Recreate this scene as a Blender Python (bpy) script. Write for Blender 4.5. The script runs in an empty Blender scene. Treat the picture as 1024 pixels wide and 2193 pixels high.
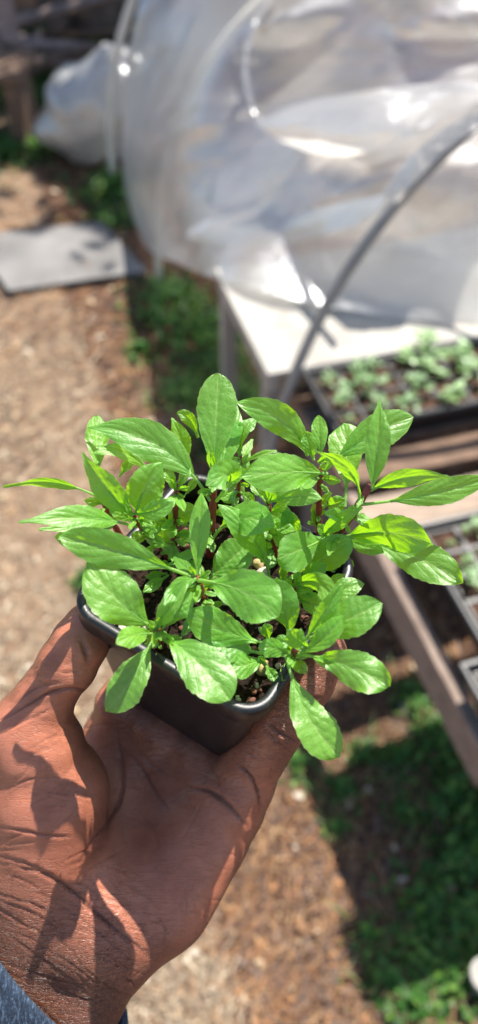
import bpy, bmesh, math, random
import numpy as np
from mathutils import Vector, Matrix
random.seed(7); np.random.seed(7)
R_ = math.radians
S = bpy.context.scene
COL = S.collection

# ------------------------------------------------------------------ camera, sky, sun, exposure
PITCH = R_(48)
cam_d = bpy.data.cameras.new('camera'); cam = bpy.data.objects.new('camera', cam_d); COL.objects.link(cam)
cam.location = (0, 0, 1.5); cam.rotation_euler = (R_(90) - PITCH, 0, 0)
cam_d.sensor_fit = 'VERTICAL'; cam_d.sensor_height = 36.0
FPX, CX, CY = 1656.0, 512.0, 1096.5
cam_d.lens = 36.0 * FPX / 2193.0
cam_d.clip_start = 0.02; cam_d.clip_end = 400
cam_d.dof.use_dof = True; cam_d.dof.focus_distance = 0.285
cam_d.dof.aperture_fstop = cam_d.lens / 4.3
S.camera = cam
CAM = np.array([0, 0, 1.5])
AF = np.array([0, math.cos(PITCH), -math.sin(PITCH)]); AU = np.array([0, math.sin(PITCH), math.cos(PITCH)]); AR = np.array([1., 0, 0])

SUN = 0.27 * AR + 0.86 * AU - 0.36 * AF
SUN = SUN / np.linalg.norm(SUN)
w = bpy.data.worlds.new('World'); S.world = w; w.use_nodes = True
nt = w.node_tree
sky = nt.nodes.new('ShaderNodeTexSky'); sky.sky_type = 'NISHITA'; sky.sun_disc = False
sky.sun_elevation = math.asin(SUN[2]); sky.sun_rotation = math.atan2(SUN[0], SUN[1])
nt.links.new(sky.outputs[0], nt.nodes['Background'].inputs[0]); nt.nodes['Background'].inputs[1].default_value = 0.10
sl = bpy.data.lights.new('sun', 'SUN'); sl.energy = 5.0; sl.angle = R_(0.5); sl.color = (1, .95, .87)
so = bpy.data.objects.new('sun', sl); COL.objects.link(so)
so.rotation_euler = Vector(SUN).to_track_quat('Z', 'Y').to_euler()
S.view_settings.view_transform = 'Standard'; S.view_settings.look = 'None'
S.view_settings.exposure = 0.98; S.view_settings.gamma = 1

# ------------------------------------------------------------------ helpers
def ray(px, py): return AF + (px - CX) / FPX * AR - (py - CY) / FPX * AU
def P(px, py, d): return CAM + d * ray(px, py)            # a photo pixel and a distance -> a world point
def onz(px, py, z=0.0):
    r = ray(px, py); return CAM + r * ((z - CAM[2]) / r[2])
def cam3(v): return v[0] * AR + v[1] * AU + v[2] * AF
def topx(p):
    q = np.asarray(p) - CAM; x = q @ AR; y = q @ AU; z = q @ AF
    return CX + FPX * x / z, CY - FPX * y / z, z

def nrm(v): v = np.asarray(v, float); return v / (np.linalg.norm(v) + 1e-12)

def tag(o, label=None, cat=None, group=None, kind=None):
    if label: o['label'] = label
    if cat: o['category'] = cat
    if group: o['group'] = group
    if kind: o['kind'] = kind
    return o
def empty(name, loc=(0, 0, 0), rz=0.0):
    o = bpy.data.objects.new(name, None); COL.objects.link(o); o.empty_display_size = .02
    o.location = loc; o.rotation_euler = (0, 0, rz); return o
def link(name, me, parent=None, mat=None, smooth=False, world=True):
    o = bpy.data.objects.new(name, me); COL.objects.link(o)
    if mat: me.materials.append(mat)
    if smooth:
        me.polygons.foreach_set('use_smooth', [True] * len(me.polygons))
    if parent:
        o.parent = parent
        if world:
            o.matrix_parent_inverse = (Matrix.Translation(parent.location) @ parent.rotation_euler.to_matrix().to_4x4()).inverted()
    return o
def mesh(name, vs, fs, parent=None, mat=None, smooth=False, world=True):
    me = bpy.data.meshes.new(name); me.from_pydata([tuple(map(float, v)) for v in vs], [], fs); me.update()
    return link(name, me, parent, mat, smooth, world)

class MB:
    def __init__(s): s.v = []; s.f = []
    def add(s, vs, fs):
        n = len(s.v); s.v += [tuple(map(float, q)) for q in vs]; s.f += [tuple(i + n for i in f) for f in fs]
    def box(s, o, x, y, z, bev=0.0):
        """box with corner o and edge vectors x, y, z; edges trimmed by bev"""
        o, x, y, z = [np.asarray(q, float) for q in (o, x, y, z)]
        if bev <= 0:
            c = [o, o + x, o + x + y, o + y, o + z, o + x + z, o + x + y + z, o + y + z]
            s.add(c, [(0, 3, 2, 1), (4, 5, 6, 7), (0, 1, 5, 4), (1, 2, 6, 5), (2, 3, 7, 6), (3, 0, 4, 7)]); return
        bm = bmesh.new()
        c = [bm.verts.new(q) for q in (o, o + x, o + x + y, o + y, o + z, o + x + z, o + x + y + z, o + y + z)]
        for f in [(0, 3, 2, 1), (4, 5, 6, 7), (0, 1, 5, 4), (1, 2, 6, 5), (2, 3, 7, 6), (3, 0, 4, 7)]: bm.faces.new([c[i] for i in f])
        bmesh.ops.bevel(bm, geom=bm.edges[:], offset=bev, segments=2, affect='EDGES', profile=.6)
        bm.verts.index_update()
        s.add([v.co for v in bm.verts], [tuple(v.index for v in f.verts) for f in bm.faces]); bm.free()
    def tube(s, pts, rad, n=10, cap=True):
        pts = [np.asarray(p, float) for p in pts]; m = len(pts)
        if not hasattr(rad, '__len__'): rad = [rad] * m
        t0 = nrm(pts[1] - pts[0]); a = nrm(np.cross(t0, [0.3, 0.2, 1] if abs(t0[2]) < .9 else [1, 0, 0])); vs = []
        for i in range(m):
            t = nrm(pts[min(i + 1, m - 1)] - pts[max(i - 1, 0)])
            a = nrm(a - t * (a @ t)); b = np.cross(t, a)
            for k in range(n):
                q = 2 * math.pi * k / n; vs.append(pts[i] + rad[i] * (math.cos(q) * a + math.sin(q) * b))
        fs = [(i * n + k, i * n + (k + 1) % n, (i + 1) * n + (k + 1) % n, (i + 1) * n + k) for i in range(m - 1) for k in range(n)]
        if cap: fs += [tuple(range(n - 1, -1, -1)), tuple((m - 1) * n + k for k in range(n))]
        s.add(vs, fs)
    def build(s, name, mat, parent=None, smooth=False): return mesh(name, s.v, s.f, parent, mat, smooth)

def spline(pts, n):
    """Catmull-Rom through pts, n samples in all"""
    p = np.array(pts, float); m = len(p)
    q = np.vstack([2 * p[0] - p[1], p, 2 * p[-1] - p[-2]]); out = []
    for k in range(n):
        t = k / (n - 1) * (m - 1); i = min(int(t), m - 2); u = t - i
        a, b, c, d = q[i:i + 4]
        out.append(.5 * (2 * b + (c - a) * u + (2 * a - 5 * b + 4 * c - d) * u * u + (3 * b - a - 3 * c + d) * u ** 3))
    return out

# ------------------------------------------------------------------ materials
def NM(name):
    m = bpy.data.materials.new(name); m.use_nodes = True; t = m.node_tree
    for n in list(t.nodes): t.nodes.remove(n)
    out = t.nodes.new('ShaderNodeOutputMaterial'); return m, t, out
class N:
    """small node builder"""
    def __init__(s, t): s.t = t
    def n(s, ty, ins=None, **kw):
        x = s.t.nodes.new('ShaderNode' + ty)
        for k, v in kw.items(): setattr(x, k, v)
        for k, v in (ins or {}).items():
            i = x.inputs[k]
            if hasattr(v, 'is_linked') or hasattr(v, 'links'): s.t.links.new(v, i)
            elif hasattr(v, 'outputs'): s.t.links.new(v.outputs[0], i)
            else: i.default_value = v
        return x
    def math(s, op, a, b=0.0, c=0.0, clamp=False):
        x = s.n('Math', {0: a, 1: b, 2: c}, operation=op); x.use_clamp = clamp; return x.outputs[0]
    def ramp(s, fac, stops, interp='LINEAR'):
        x = s.t.nodes.new('ShaderNodeValToRGB'); s.t.links.new(fac, x.inputs[0]); x.color_ramp.interpolation = interp
        e = x.color_ramp.elements
        while len(e) < len(stops): e.new(.5)
        for el, (p, c) in zip(e, stops): el.position = p; el.color = c if len(c) == 4 else (*c, 1)
        return x.outputs[0]
    def mix(s, f, a, b, mode='MIX'):
        x = s.t.nodes.new('ShaderNodeMix'); x.data_type = 'RGBA'; x.blend_type = mode
        for k, v in ((0, f), (6, a), (7, b)):
            if hasattr(v, 'links'): s.t.links.new(v, x.inputs[k])
            elif k and len(v) == 3: x.inputs[k].default_value = (*v, 1)
            else: x.inputs[k].default_value = v
        return x.outputs[2]
    def noise(s, scale, det=4, rough=.55, vec=None, dist=0.0):
        d = {'Scale': scale, 'Detail': det, 'Roughness': rough, 'Distortion': dist}
        if vec is not None: d['Vector'] = vec
        return s.n('TexNoise', d)

def simple_mat(name, c1, c2, scale=30, rough=.6, bump=.2, bscale=None, spec=.5, metal=0, stretch=None, det=5, bd=.002):
    m, t, out = NM(name); g = N(t)
    co = g.n('TexCoord').outputs['Object']
    if stretch: co = g.n('Mapping', {'Vector': co, 'Scale': stretch}).outputs[0]
    nz = g.noise(scale, det, .6, co)
    col = g.ramp(nz.outputs[0], [(.3, c1), (.7, c2)])
    nb = g.noise(bscale or scale * 4, 5, .65, co)
    bp = g.n('Bump', {'Strength': bump, 'Distance': bd, 'Height': nb.outputs[0]})
    b = g.n('BsdfPrincipled', {'Base Color': col, 'Roughness': rough, 'Specular IOR Level': spec, 'Metallic': metal, 'Normal': bp})
    t.links.new(b.outputs[0], out.inputs[0]); return m

def leaf_material(name, base, base2, vein, trans, ttrans=.36, rough=.42):
    m, t, out = NM(name); g = N(t)
    uv = g.n('UVMap').outputs[0]; sp = g.n('SeparateXYZ', {0: uv})
    u = g.math('ABSOLUTE', g.math('MULTIPLY_ADD', sp.outputs[0], 2.0, -1.0)); v = sp.outputs[1]
    # |u| is the fraction of the half width; veins run from the midrib forward to the edge
    at = g.n('Attribute', attribute_name='tint'); ats = g.n('SeparateColor', {0: at.outputs['Color']})
    ph = g.math('SUBTRACT', g.math('MULTIPLY', v, 4.8), g.math('MULTIPLY', g.math('POWER', u, .85), 2.3))
    co = g.n('TexCoord').outputs['Object']
    wob = g.noise(160, 3, .5, co)
    ph = g.math('ADD', ph, g.math('MULTIPLY', g.math('SUBTRACT', wob.outputs[0], .5), .35))
    fr = g.math('ABSOLUTE', g.math('SUBTRACT', g.math('FRACT', ph), .5))       # 0 at the vein
    sv = g.math('SUBTRACT', 1.0, g.math('DIVIDE', fr, .055), clamp=True)
    sv = g.math('MULTIPLY', sv, g.math('SUBTRACT', 1.15, u, clamp=True))
    sv = g.math('MULTIPLY', sv, .62)
    mid = g.math('SUBTRACT', 1.0, g.math('DIVIDE', u, ats.outputs[1]), clamp=True)
    pet = g.math('LESS_THAN', v, 0.0)
    vm = g.math('MAXIMUM', g.math('MAXIMUM', sv, g.math('POWER', mid, .5)), pet)
    net = g.n('TexVoronoi', {'Vector': co, 'Scale': 520.0, 'Randomness': 1.0}, feature='DISTANCE_TO_EDGE')
    nets = g.math('SUBTRACT', 1.0, g.math('DIVIDE', net.outputs[0], .12), clamp=True)
    vm2 = g.math('MAXIMUM', vm, g.math('MULTIPLY', nets, .14))
    nz = g.noise(70, 4, .6, co)
    rnd = g.n('ObjectInfo').outputs['Random']
    bc = g.mix(nz.outputs[0], base, base2)
    bc = g.mix(g.math('MULTIPLY', rnd, .8), bc, (base[0] * .55, base[1] * .70, base[2] * 1.1))
    bc = g.mix(ats.outputs[0], bc, (.21, .40, .035))
    # small dry specks and a few paler edges: wear that belongs to the leaf
    spk = g.n('TexVoronoi', {'Vector': co, 'Scale': 75.0}); sk = g.math('LESS_THAN', spk.outputs['Distance'], .045)
    bc = g.mix(g.math('MULTIPLY', sk, .55), bc, (.17, .13, .05))
    edge = g.math('MULTIPLY', g.math('SUBTRACT', u, .93, clamp=True), 9.0, clamp=True)
    bc = g.mix(edge, bc, (.30, .42, .13))
    bc = g.mix(g.math('MULTIPLY', vm2, .75), bc, vein)
    # quilted bump: blade bulges between the veins, hairs give a fine grain
    q = g.math('MULTIPLY', g.math('SUBTRACT', 1.0, vm2), 1.0)
    qs = g.math('ADD', g.math('MULTIPLY', g.math('POWER', g.math('MULTIPLY', fr, 2.0), .6), .6), g.math('MULTIPLY', q, .25))
    qs = g.math('ADD', qs, g.math('MULTIPLY', g.math('MINIMUM', net.outputs[0], .3), .9))
    fine = g.noise(1500, 3, .7, co)
    h = g.math('ADD', qs, g.math('MULTIPLY', fine.outputs[0], .42))
    bp = g.n('Bump', {'Strength': .36, 'Distance': .0006, 'Height': h})
    ro = g.math('MULTIPLY_ADD', fine.outputs[0], .25, rough - .08)
    pb = g.n('BsdfPrincipled', {'Base Color': bc, 'Roughness': ro, 'Specular IOR Level': .95, 'Normal': bp,
                                 'Sheen Weight': .45, 'Sheen Roughness': .35, 'Sheen Tint': (.85, 1, .8, 1)})
    tc = g.mix(g.math('MULTIPLY', vm2, .5), trans, (.45, .62, .12))
    tr = g.n('BsdfTranslucent', {'Color': tc, 'Normal': bp})
    gs = g.n('BsdfGlossy', {'Color': (.86, 1, .84, 1), 'Roughness': .50, 'Normal': bp})
    px_ = g.n('MixShader', {0: .05, 1: pb.outputs[0], 2: gs.outputs[0]})
    mx = g.n('MixShader', {0: ttrans, 1: px_.outputs[0], 2: tr.outputs[0]})
    t.links.new(mx.outputs[0], out.inputs[0]); return m

M_LEAF = leaf_material('herb leaf', (.120, .38, .018), (.20, .51, .030), (.36, .58, .13), (.47, .90, .006), .44)
M_STEM = simple_mat('red stem', (.17, .022, .024), (.33, .055, .048), 120, .4, .3, 900, bd=.0004)
M_BUD = simple_mat('bud green', (.16, .33, .05), (.28, .42, .09), 200, .5, .4, 900, bd=.0004)
M_POT = simple_mat('black pot plastic', (.005, .0055, .007), (.010, .011, .013), 60, .30, .12, 420, .55, bd=.0006)
_g = N(M_POT.node_tree); _p = [n for n in M_POT.node_tree.nodes if n.type == 'BSDF_PRINCIPLED'][0]
_co = _g.n('TexCoord').outputs['Object']; _d = _g.noise(180, 6, .75, _co); _old = _p.inputs['Base Color'].links[0].from_socket
_p.inputs['Base Color'].links[0]; M_POT.node_tree.links.new(_g.mix(_g.ramp(_d.outputs[0], [(.57, (0, 0, 0)), (.72, (.30, .30, .30))]), _old, (.11, .085, .065)), _p.inputs['Base Color'])
M_POT.node_tree.links.new(_g.math('MULTIPLY_ADD', _d.outputs[0], .35, .22), _p.inputs['Roughness'])
M_TRAY = simple_mat('black tray plastic', (.010, .010, .012), (.025, .024, .025), 40, .42, .2, 300)
M_SOIL = simple_mat('potting mix', (.010, .006, .004), (.055, .028, .016), 420, .9, 1.0, 900, .25, bd=.002)
M_PERL = simple_mat('perlite', (.42, .36, .26), (.75, .70, .58), 500, .85, .6, 1500, bd=.0006)
M_PERLY = simple_mat('yellow perlite', (.35, .26, .10), (.62, .50, .24), 500, .85, .6, 1500, bd=.0006)
M_BARK = simple_mat('bark chips', (.10, .035, .02), (.26, .11, .07), 500, .85, .6, 1500, bd=.0006)
M_PVC = simple_mat('grey pvc pipe', (.24, .235, .22), (.36, .35, .33), 9, .38, .05, 60)
M_PVCW = simple_mat('cream pvc pipe', (.60, .56, .46), (.74, .70, .60), 9, .42, .05, 60)
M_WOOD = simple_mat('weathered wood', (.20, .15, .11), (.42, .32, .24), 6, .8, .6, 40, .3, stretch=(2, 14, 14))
M_WOODD = simple_mat('brown and shaded wood', (.10, .065, .045), (.24, .15, .10), 8, .85, .6, 50, .3, stretch=(3, 12, 12))  # brown timber, and bench slats whose shade is put into the colour
M_WOODB = simple_mat('beam wood', (.17, .125, .10), (.33, .25, .20), 8, .85, .6, 60, .3, stretch=(12, 3, 12))
M_WHITE = simple_mat('white board', (.29, .275, .245), (.42, .40, .355), 5, .6, .08, 60)
_g = N(M_WHITE.node_tree); _p = [n for n in M_WHITE.node_tree.nodes if n.type == 'BSDF_PRINCIPLED'][0]; _co = _g.n('TexCoord').outputs['Object']; _old = _p.inputs['Base Color'].links[0].from_socket
M_WHITE.node_tree.links.new(_g.mix(_g.ramp(_g.noise(9, 7, .75, _co, 1.0).outputs[0], [(.50, (0, 0, 0)), (.68, (.6, .6, .6))]), _old, (.20, .16, .12)), _p.inputs['Base Color'])
M_OLDP = simple_mat('old pale paint', (.30, .28, .25), (.46, .43, .39), 8, .7, .3, 60)
M_GREYB = simple_mat('weathered board', (.12, .115, .11), (.23, .22, .21), 5, .8, .25, 80)
M_TRUNK = simple_mat('tree bark', (.07, .05, .04), (.24, .17, .13), 7, .9, 1.0, 22, .2, stretch=(3, 3, .8), bd=.02)
M_PINK = simple_mat('sun-bleached slats', (.16, .115, .10), (.33, .25, .22), 10, .8, .4, 60, .3)
M_CROWN = simple_mat('dark foliage', (.018, .045, .012), (.05, .11, .025), 3, .7, .2, 60, .3)

# ------------------------------------------------------------------ ground
def gp(px, py): q = onz(px, py, 0); return q[:2]
def line_x(pts):
    ys = [gp(*p)[1] for p in pts]; xs = [gp(*p)[0] for p in pts]
    o = np.argsort(ys); return np.array(ys)[o], np.array(xs)[o]
PATH_Y, PATH_X = line_x([(520, 2193), (430, 1960), (330, 1500), (235, 920), (185, 720)])
def path_edge(y): return np.interp(y, PATH_Y, PATH_X)

m, t, out = NM('ground litter'); g = N(t)
co = g.n('TexCoord').outputs['Object']
n1 = g.noise(3.0, 6, .6, co); n2 = g.noise(38, 6, .7, co, .8); n3 = g.noise(160, 5, .7, co)
pale = g.ramp(n2.outputs[0], [(.25, (.17, .11, .072)), (.5, (.31, .21, .135)), (.72, (.45, .33, .225))])
brown = g.ramp(n2.outputs[0], [(.28, (.030, .020, .015)), (.5, (.10, .052, .032)), (.72, (.24, .12, .065))])
vc = g.n('Attribute', attribute_name='zone'); vs_ = g.n('SeparateColor', {0: vc.outputs['Color']})
wob = g.math('ADD', vs_.outputs[0], g.math('MULTIPLY', g.math('SUBTRACT', n1.outputs[0], .5), .35), clamp=True)
c = g.mix(g.ramp(wob, [(.35, (0, 0, 0)), (.65, (1, 1, 1))]), brown, pale)
moss = g.math('ADD', vs_.outputs[1], g.math('MULTIPLY', g.math('SUBTRACT', n2.outputs[0], .5), 1.2), clamp=True)
c = g.mix(g.ramp(moss, [(.45, (0, 0, 0)), (.7, (1, 1, 1))]), c, (.022, .045, .014))
hb = g.math('ADD', n2.outputs[0], g.math('MULTIPLY', n3.outputs[0], .5))
bp = g.n('Bump', {'Strength': 1.0, 'Distance': .012, 'Height': hb})
b = g.n('BsdfPrincipled', {'Base Color': c, 'Roughness': .9, 'Specular IOR Level': .2, 'Normal': bp})
t.links.new(b.outputs[0], out.inputs[0]); M_GROUND = m

# green patches (pixel centre, radius in metres)
GREEN = [((380, 650), .16), ((430, 720), .17), ((470, 790), .16), ((360, 640), .12), ((330, 690), .06), ((400, 840), .12), ((480, 700), .14), ((400, 860), .10), ((500, 860), .14),
         ((300, 760), .05), ((240, 410), .16), ((20, 320), .28), ((265, 400), .16), ((300, 420), .12), ((130, 60), .5), ((40, 200), .3), ((240, 470), .1),
         ((890, 1520), .05), ((850, 1630), .05), ((930, 1600), .08), ((970, 1700), .09), ((860, 1740), .035), ((980, 1850), .10), ((920, 1940), .08), ((1000, 1980), .1), ((900, 2060), .07),
         ((960, 2100), .08), ((880, 2150), .06), ((1000, 1600), .1), ((1040, 1780), .12), ((780, 1620), .04), ((640, 1640), .035), ((730, 1690), .035), ((720, 1780), .02), ((830, 2100), .05), ((870, 1490), .04), ((780, 2010), .02), ((1060, 2100), .1), ((180, 1250), .03), ((540, 1120), .12), ((450, 940), .1)]
GREENW = [(gp(*c), r) for c, r in GREEN]
def green_at(x, y):
    v = 0
    for (c, r) in GREENW:
        d = ((x - c[0]) ** 2 + (y - c[1]) ** 2) / (r * r); v = max(v, math.exp(-d))
    return v
def relief(x, y): return .012 * math.sin(x * 5.1 + 1.3) * math.cos(y * 4.3) + .006 * math.sin(x * 17 + y * 11)
vs, fs, zone = [], [], []
xs = np.concatenate([np.linspace(-60, -3, 12), np.linspace(-2.8, 2.8, 113), np.linspace(3, 60, 12)])
ys = np.concatenate([np.linspace(-40, -1.2, 8), np.linspace(-1, 6, 141), np.linspace(6.5, 90, 14)])
for y in ys:
    for x in xs:
        near = abs(x) < 3 and -1.1 < y < 6.2
        vs.append((x, y, relief(x, y) if near else 0))
        e = path_edge(y); pz = .5 + (e - x) * 9
        if y > 1.95: pz -= (y - 1.95) * 2.4
        zone.append((min(1, max(0, pz)), green_at(x, y) if near else .5 * (y > 6), 0, 1))
nx = len(xs)
fs = [(j * nx + i, j * nx + i + 1, (j + 1) * nx + i + 1, (j + 1) * nx + i) for j in range(len(ys) - 1) for i in range(nx - 1)]
gr = mesh('ground', vs, fs, None, M_GROUND, True); tag(gr, kind='structure')
ca = gr.data.color_attributes.new('zone', 'FLOAT_COLOR', 'POINT'); ca.data.foreach_set('color', np.array(zone, dtype=np.float32).ravel())

# loose straw and pine needles on the ground, uncountable
def colour_mat(name, rough=.75, trans=0.0, spec=.3):
    m, t, out = NM(name); g = N(t)
    a = g.n('Attribute', attribute_name='tone'); nz = g.noise(90, 3, .6, g.n('TexCoord').outputs['Object'])
    c = g.mix(g.math('MULTIPLY', nz.outputs[0], .5), a.outputs['Color'], (0, 0, 0), 'MIX')
    b = g.n('BsdfPrincipled', {'Base Color': c, 'Roughness': rough, 'Specular IOR Level': spec})
    last = b.outputs[0]
    if trans:
        tr = g.n('BsdfTranslucent', {'Color': c}); last = g.n('MixShader', {0: trans, 1: b.outputs[0], 2: tr.outputs[0]}).outputs[0]
    t.links.new(last, out.inputs[0]); return m
M_STRAW = colour_mat('straw'); M_WEED = colour_mat('weed leaves', .5, .35, .5)
def coloured(name, V, F, Cc, mat, smooth=False):
    o = mesh(name, V, F, None, mat, smooth)
    a = o.data.color_attributes.new('tone', 'FLOAT_COLOR', 'POINT'); a.data.foreach_set('color', np.array([(*c, 1) for c in Cc], dtype=np.float32).ravel()); return o
V, F, Cc = [], [], []
rs = random.Random(3)
def pick_ground():
    # more pieces where the ground is close to the camera
    py = rs.uniform(330, 2260); px = rs.uniform(-60, 1090); return gp(px, py)
for k in range(34000):
    x, y = pick_ground()
    if green_at(x, y) > .75 and rs.random() < .7: continue
    on = x < path_edge(y) + rs.gauss(0, .02) and y < 2.15 + rs.gauss(0, .15)
    L = rs.uniform(.012, .05) * (1 if y < 1.5 else 1.5); wd = rs.uniform(.0005, .0015) * (1 if y < 1.5 else 1.8)
    if rs.random() < .03: wd *= 3
    a = rs.uniform(0, math.pi * 2) if rs.random() < .6 else rs.gauss(1.2, .5)
    bend = rs.gauss(0, .4); z0 = relief(x, y) + rs.uniform(.001, .012); ti = rs.gauss(0, .22)
    if on and rs.random() < .88: c = rs.choice([(.42, .31, .20), (.52, .40, .27), (.34, .23, .14), (.26, .17, .11), (.58, .48, .34)])
    else: c = rs.choice([(.30, .14, .06), (.48, .24, .11), (.14, .08, .05), (.56, .34, .17), (.22, .12, .07), (.28, .20, .16), (.16, .09, .06)])
    f_ = rs.uniform(.7, 1.15); c = tuple(q * f_ for q in c)
    n = len(V); p = np.array([x, y, z0])
    for i in range(4):
        aa = a + bend * (i / 3 - .5); d = np.array([math.cos(aa), math.sin(aa), ti]); sd = np.array([-math.sin(aa), math.cos(aa), rs.gauss(0, .2)]) * wd * (.5 if i == 3 else 1)
        V += [p - sd, p + sd]; Cc += [c, c]; p = p + d * L / 3
    F += [(n + 2 * i, n + 2 * i + 1, n + 2 * i + 3, n + 2 * i + 2) for i in range(3)]
st = coloured('pine_straw', V, F, Cc, M_STRAW); tag(st, 'loose dry straw and pine needles strewn over the path', 'straw', kind='stuff')
# dead curled leaves and wood chips
V, F, Cc = [], [], []
for k in range(600):
    x, y = pick_ground(); s = rs.uniform(.004, .013) * (1 if y < 1.6 else 1.5); a = rs.uniform(0, 6.28); z0 = relief(x, y) + .008
    on = x < path_edge(y)
    c = rs.choice([(.62, .48, .30), (.55, .38, .22), (.70, .60, .46)]) if on or rs.random() < .3 else rs.choice([(.45, .22, .09), (.30, .16, .08), (.20, .12, .08)])
    n = len(V)
    for (u, v_) in [(-1, 0), (-.4, .5), (.5, .45), (1, 0), (.5, -.45), (-.4, -.5)]:
        V.append((x + s * (u * math.cos(a) - v_ * math.sin(a)), y + s * (u * math.sin(a) + v_ * math.cos(a)), z0 + s * .45 * abs(v_) + rs.uniform(0, .003))); Cc.append(c)
    F.append(tuple(range(n, n + 6)))
dl = coloured('leaf_litter', V, F, Cc, M_STRAW); tag(dl, 'small dead leaves and wood chips littering the ground', 'leaf litter', kind='stuff')
# weeds
V, F, Cc = [], [], []
rs = random.Random(11)
for (c, r) in GREENW:
    far = c[1] > 2.0
    cnt = int(min(1500, 60 + 26000 * r * r * (1 if not far else .45)))
    for k in range(cnt):
        rr = abs(rs.gauss(0, .62)) * r; a = rs.uniform(0, 6.28); x, y = c[0] + rr * math.cos(a), c[1] + rr * math.sin(a)
        z0 = relief(x, y) + rs.uniform(.004, .05) * (1 - min(1, rr / r) * .6)
        s = rs.uniform(.004, .0105) * (1.7 if far else 1.0)
        q = rs.uniform(0, 6.28); tl = rs.gauss(0, .5); tl2 = rs.gauss(0, .5)
        g0 = rs.uniform(.55, 1.2)
        cc = (.085 * g0, .25 * g0, .035 * g0) if rs.random() < .7 else (.22 * g0, .42 * g0, .06 * g0)
        n = len(V)
        for (u, v_) in [(-1, 0), (-.3, .55), (.5, .5), (1, 0), (.5, -.5), (-.3, -.55)]:
            X, Y = u * math.cos(q) - v_ * math.sin(q), u * math.sin(q) + v_ * math.cos(q)
            V.append((x + s * X, y + s * Y, z0 + s * (X * tl + Y * tl2) + s * .25 * abs(v_))); Cc.append(cc)
        F.append(tuple(range(n, n + 6)))
for (c, r) in GREENW:      # grass blades and a few brown stalks among the weeds
    for k in range(int(40 + 2600 * r * r)):
        rr = abs(rs.gauss(0, .75)) * r; a = rs.uniform(0, 6.28); x, y = c[0] + rr * math.cos(a), c[1] + rr * math.sin(a); L = rs.uniform(.02, .07); b0_ = rs.uniform(.0008, .0018)
        d = np.array([rs.gauss(0, .6), rs.gauss(0, .6), 1.0]); d /= np.linalg.norm(d); sd = nrm([d[1], -d[0], .01]) * b0_; p = np.array([x, y, relief(x, y)]); n = len(V)
        cc = rs.choice([(.14, .30, .05), (.20, .36, .07), (.34, .27, .12), (.26, .16, .08)])
        V += [p - sd, p + sd, p + d * L * .6 + sd * .8, p + d * L * .6 - sd * .8, p + d * L + np.array([d[0], d[1], -.6]) * L * .35]; Cc += [cc] * 5; F += [(n, n + 1, n + 2, n + 3), (n + 3, n + 2, n + 4)]
wd = coloured('ground_cover', V, F, Cc, M_WEED); tag(wd, 'low green weeds and clover growing in patches on the ground', 'weeds', kind='stuff')

# ------------------------------------------------------------------ bench line: axis runs away to the left
A_ = nrm([-.28, .96, 0]); C_ = nrm([.96, .28, 0]); Z_ = np.array([0, 0, 1.])
HT = .50
O_ = onz(575, 800, HT)
def BL(s, tt, z=0.0): return O_ + C_ * s + A_ * tt + Z_ * z      # s to the right, tt away, z above the bench top
def bl_of(px, py, z=0.0):
    q = onz(px, py, HT + z) - O_; return q @ C_, q @ A_

# ------------------------------------------------------------------ held pot (pose solved from the four rim corners)
def rot(w_):
    th = np.linalg.norm(w_); k = w_ / th; K = np.array([[0, -k[2], k[1]], [k[2], 0, -k[0]], [-k[1], k[0], 0]])
    return np.eye(3) + math.sin(th) * K + (1 - math.cos(th)) * K @ K
RP = rot(np.array([0.6655212, 0.08941649, -0.55620953])); PC = np.array([-0.00721092, -0.02585768, 0.28955913])
X0 = cam3(RP[:, 0]); Y0 = cam3(RP[:, 1]); UP = -cam3(RP[:, 2]); P0 = CAM + cam3(PC)
def PL(a, b_, h): return P0 + X0 * a + Y0 * b_ + UP * h       # pot space: metres, h above the rim plane
def PH(px, py, h):                                            # pixel ray met at height h (m) above the rim plane
    r = ray(px, py); return CAM + r * (((P0 + UP * h - CAM) @ UP) / (r @ UP))
def rsq(s, r, h, n=8):
    pts = []
    for q, (cx, cy) in enumerate([(1, 1), (-1, 1), (-1, -1), (1, -1)]):
        for k in range(n + 1):
            a = math.pi / 2 * (q + k / n); pts.append(PL(cx * (s - r) + r * math.cos(a), cy * (s - r) + r * math.sin(a), h))
    return pts
def loft(rings, closed_bottom=False):
    n = len(rings[0]); vs = [p for r in rings for p in r]
    fs = [(i * n + k, i * n + (k + 1) % n, (i + 1) * n + (k + 1) % n, (i + 1) * n + k) for i in range(len(rings) - 1) for k in range(n)]
    if closed_bottom: fs.append(tuple((len(rings) - 1) * n + k for k in range(n)))
    return vs, fs
pot = empty('nursery_pot', tuple(PL(0, 0, -.078)))
tag(pot, 'small square black plastic nursery pot held in the open hand', 'plant pot')
HS = .0410
vs, fs = loft([rsq(HS - .0032, .009, -.002), rsq(HS - .0034, .009, -.010), rsq(.0300, .0075, -.0765), rsq(.0290, .007, -.078)], False)
n_ = len(vs) // 4
v2, f2 = loft([rsq(HS - .0044, .008, -.002), rsq(HS - .0048, .008, -.010), rsq(.0285, .0065, -.075)], True)
pb = MB(); pb.add(vs, fs + [tuple(range(3 * n_, 4 * n_))]); pb.add(v2, [tuple(reversed(f)) for f in f2]); pb.build('pot_wall', M_POT, pot, True)
rb = MB()
rings = []
for s_, r_, h_ in [(HS - .0042, .0078, -.0025), (HS - .0042, .0078, -.0004), (HS - .0034, .0086, .0006), (HS - .0014, .0106, .0008), (HS - .0003, .0117, .0002), (HS, .0120, -.0010), (HS - .0002, .0118, -.0085), (HS - .0010, .011, -.0095), (HS - .0030, .0092, -.0095)]:
    rings.append(rsq(s_, r_, h_, 10))
vs, fs = loft(rings); rb.add(vs, fs); rb.build('pot_rim', M_POT, pot, True)
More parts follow.
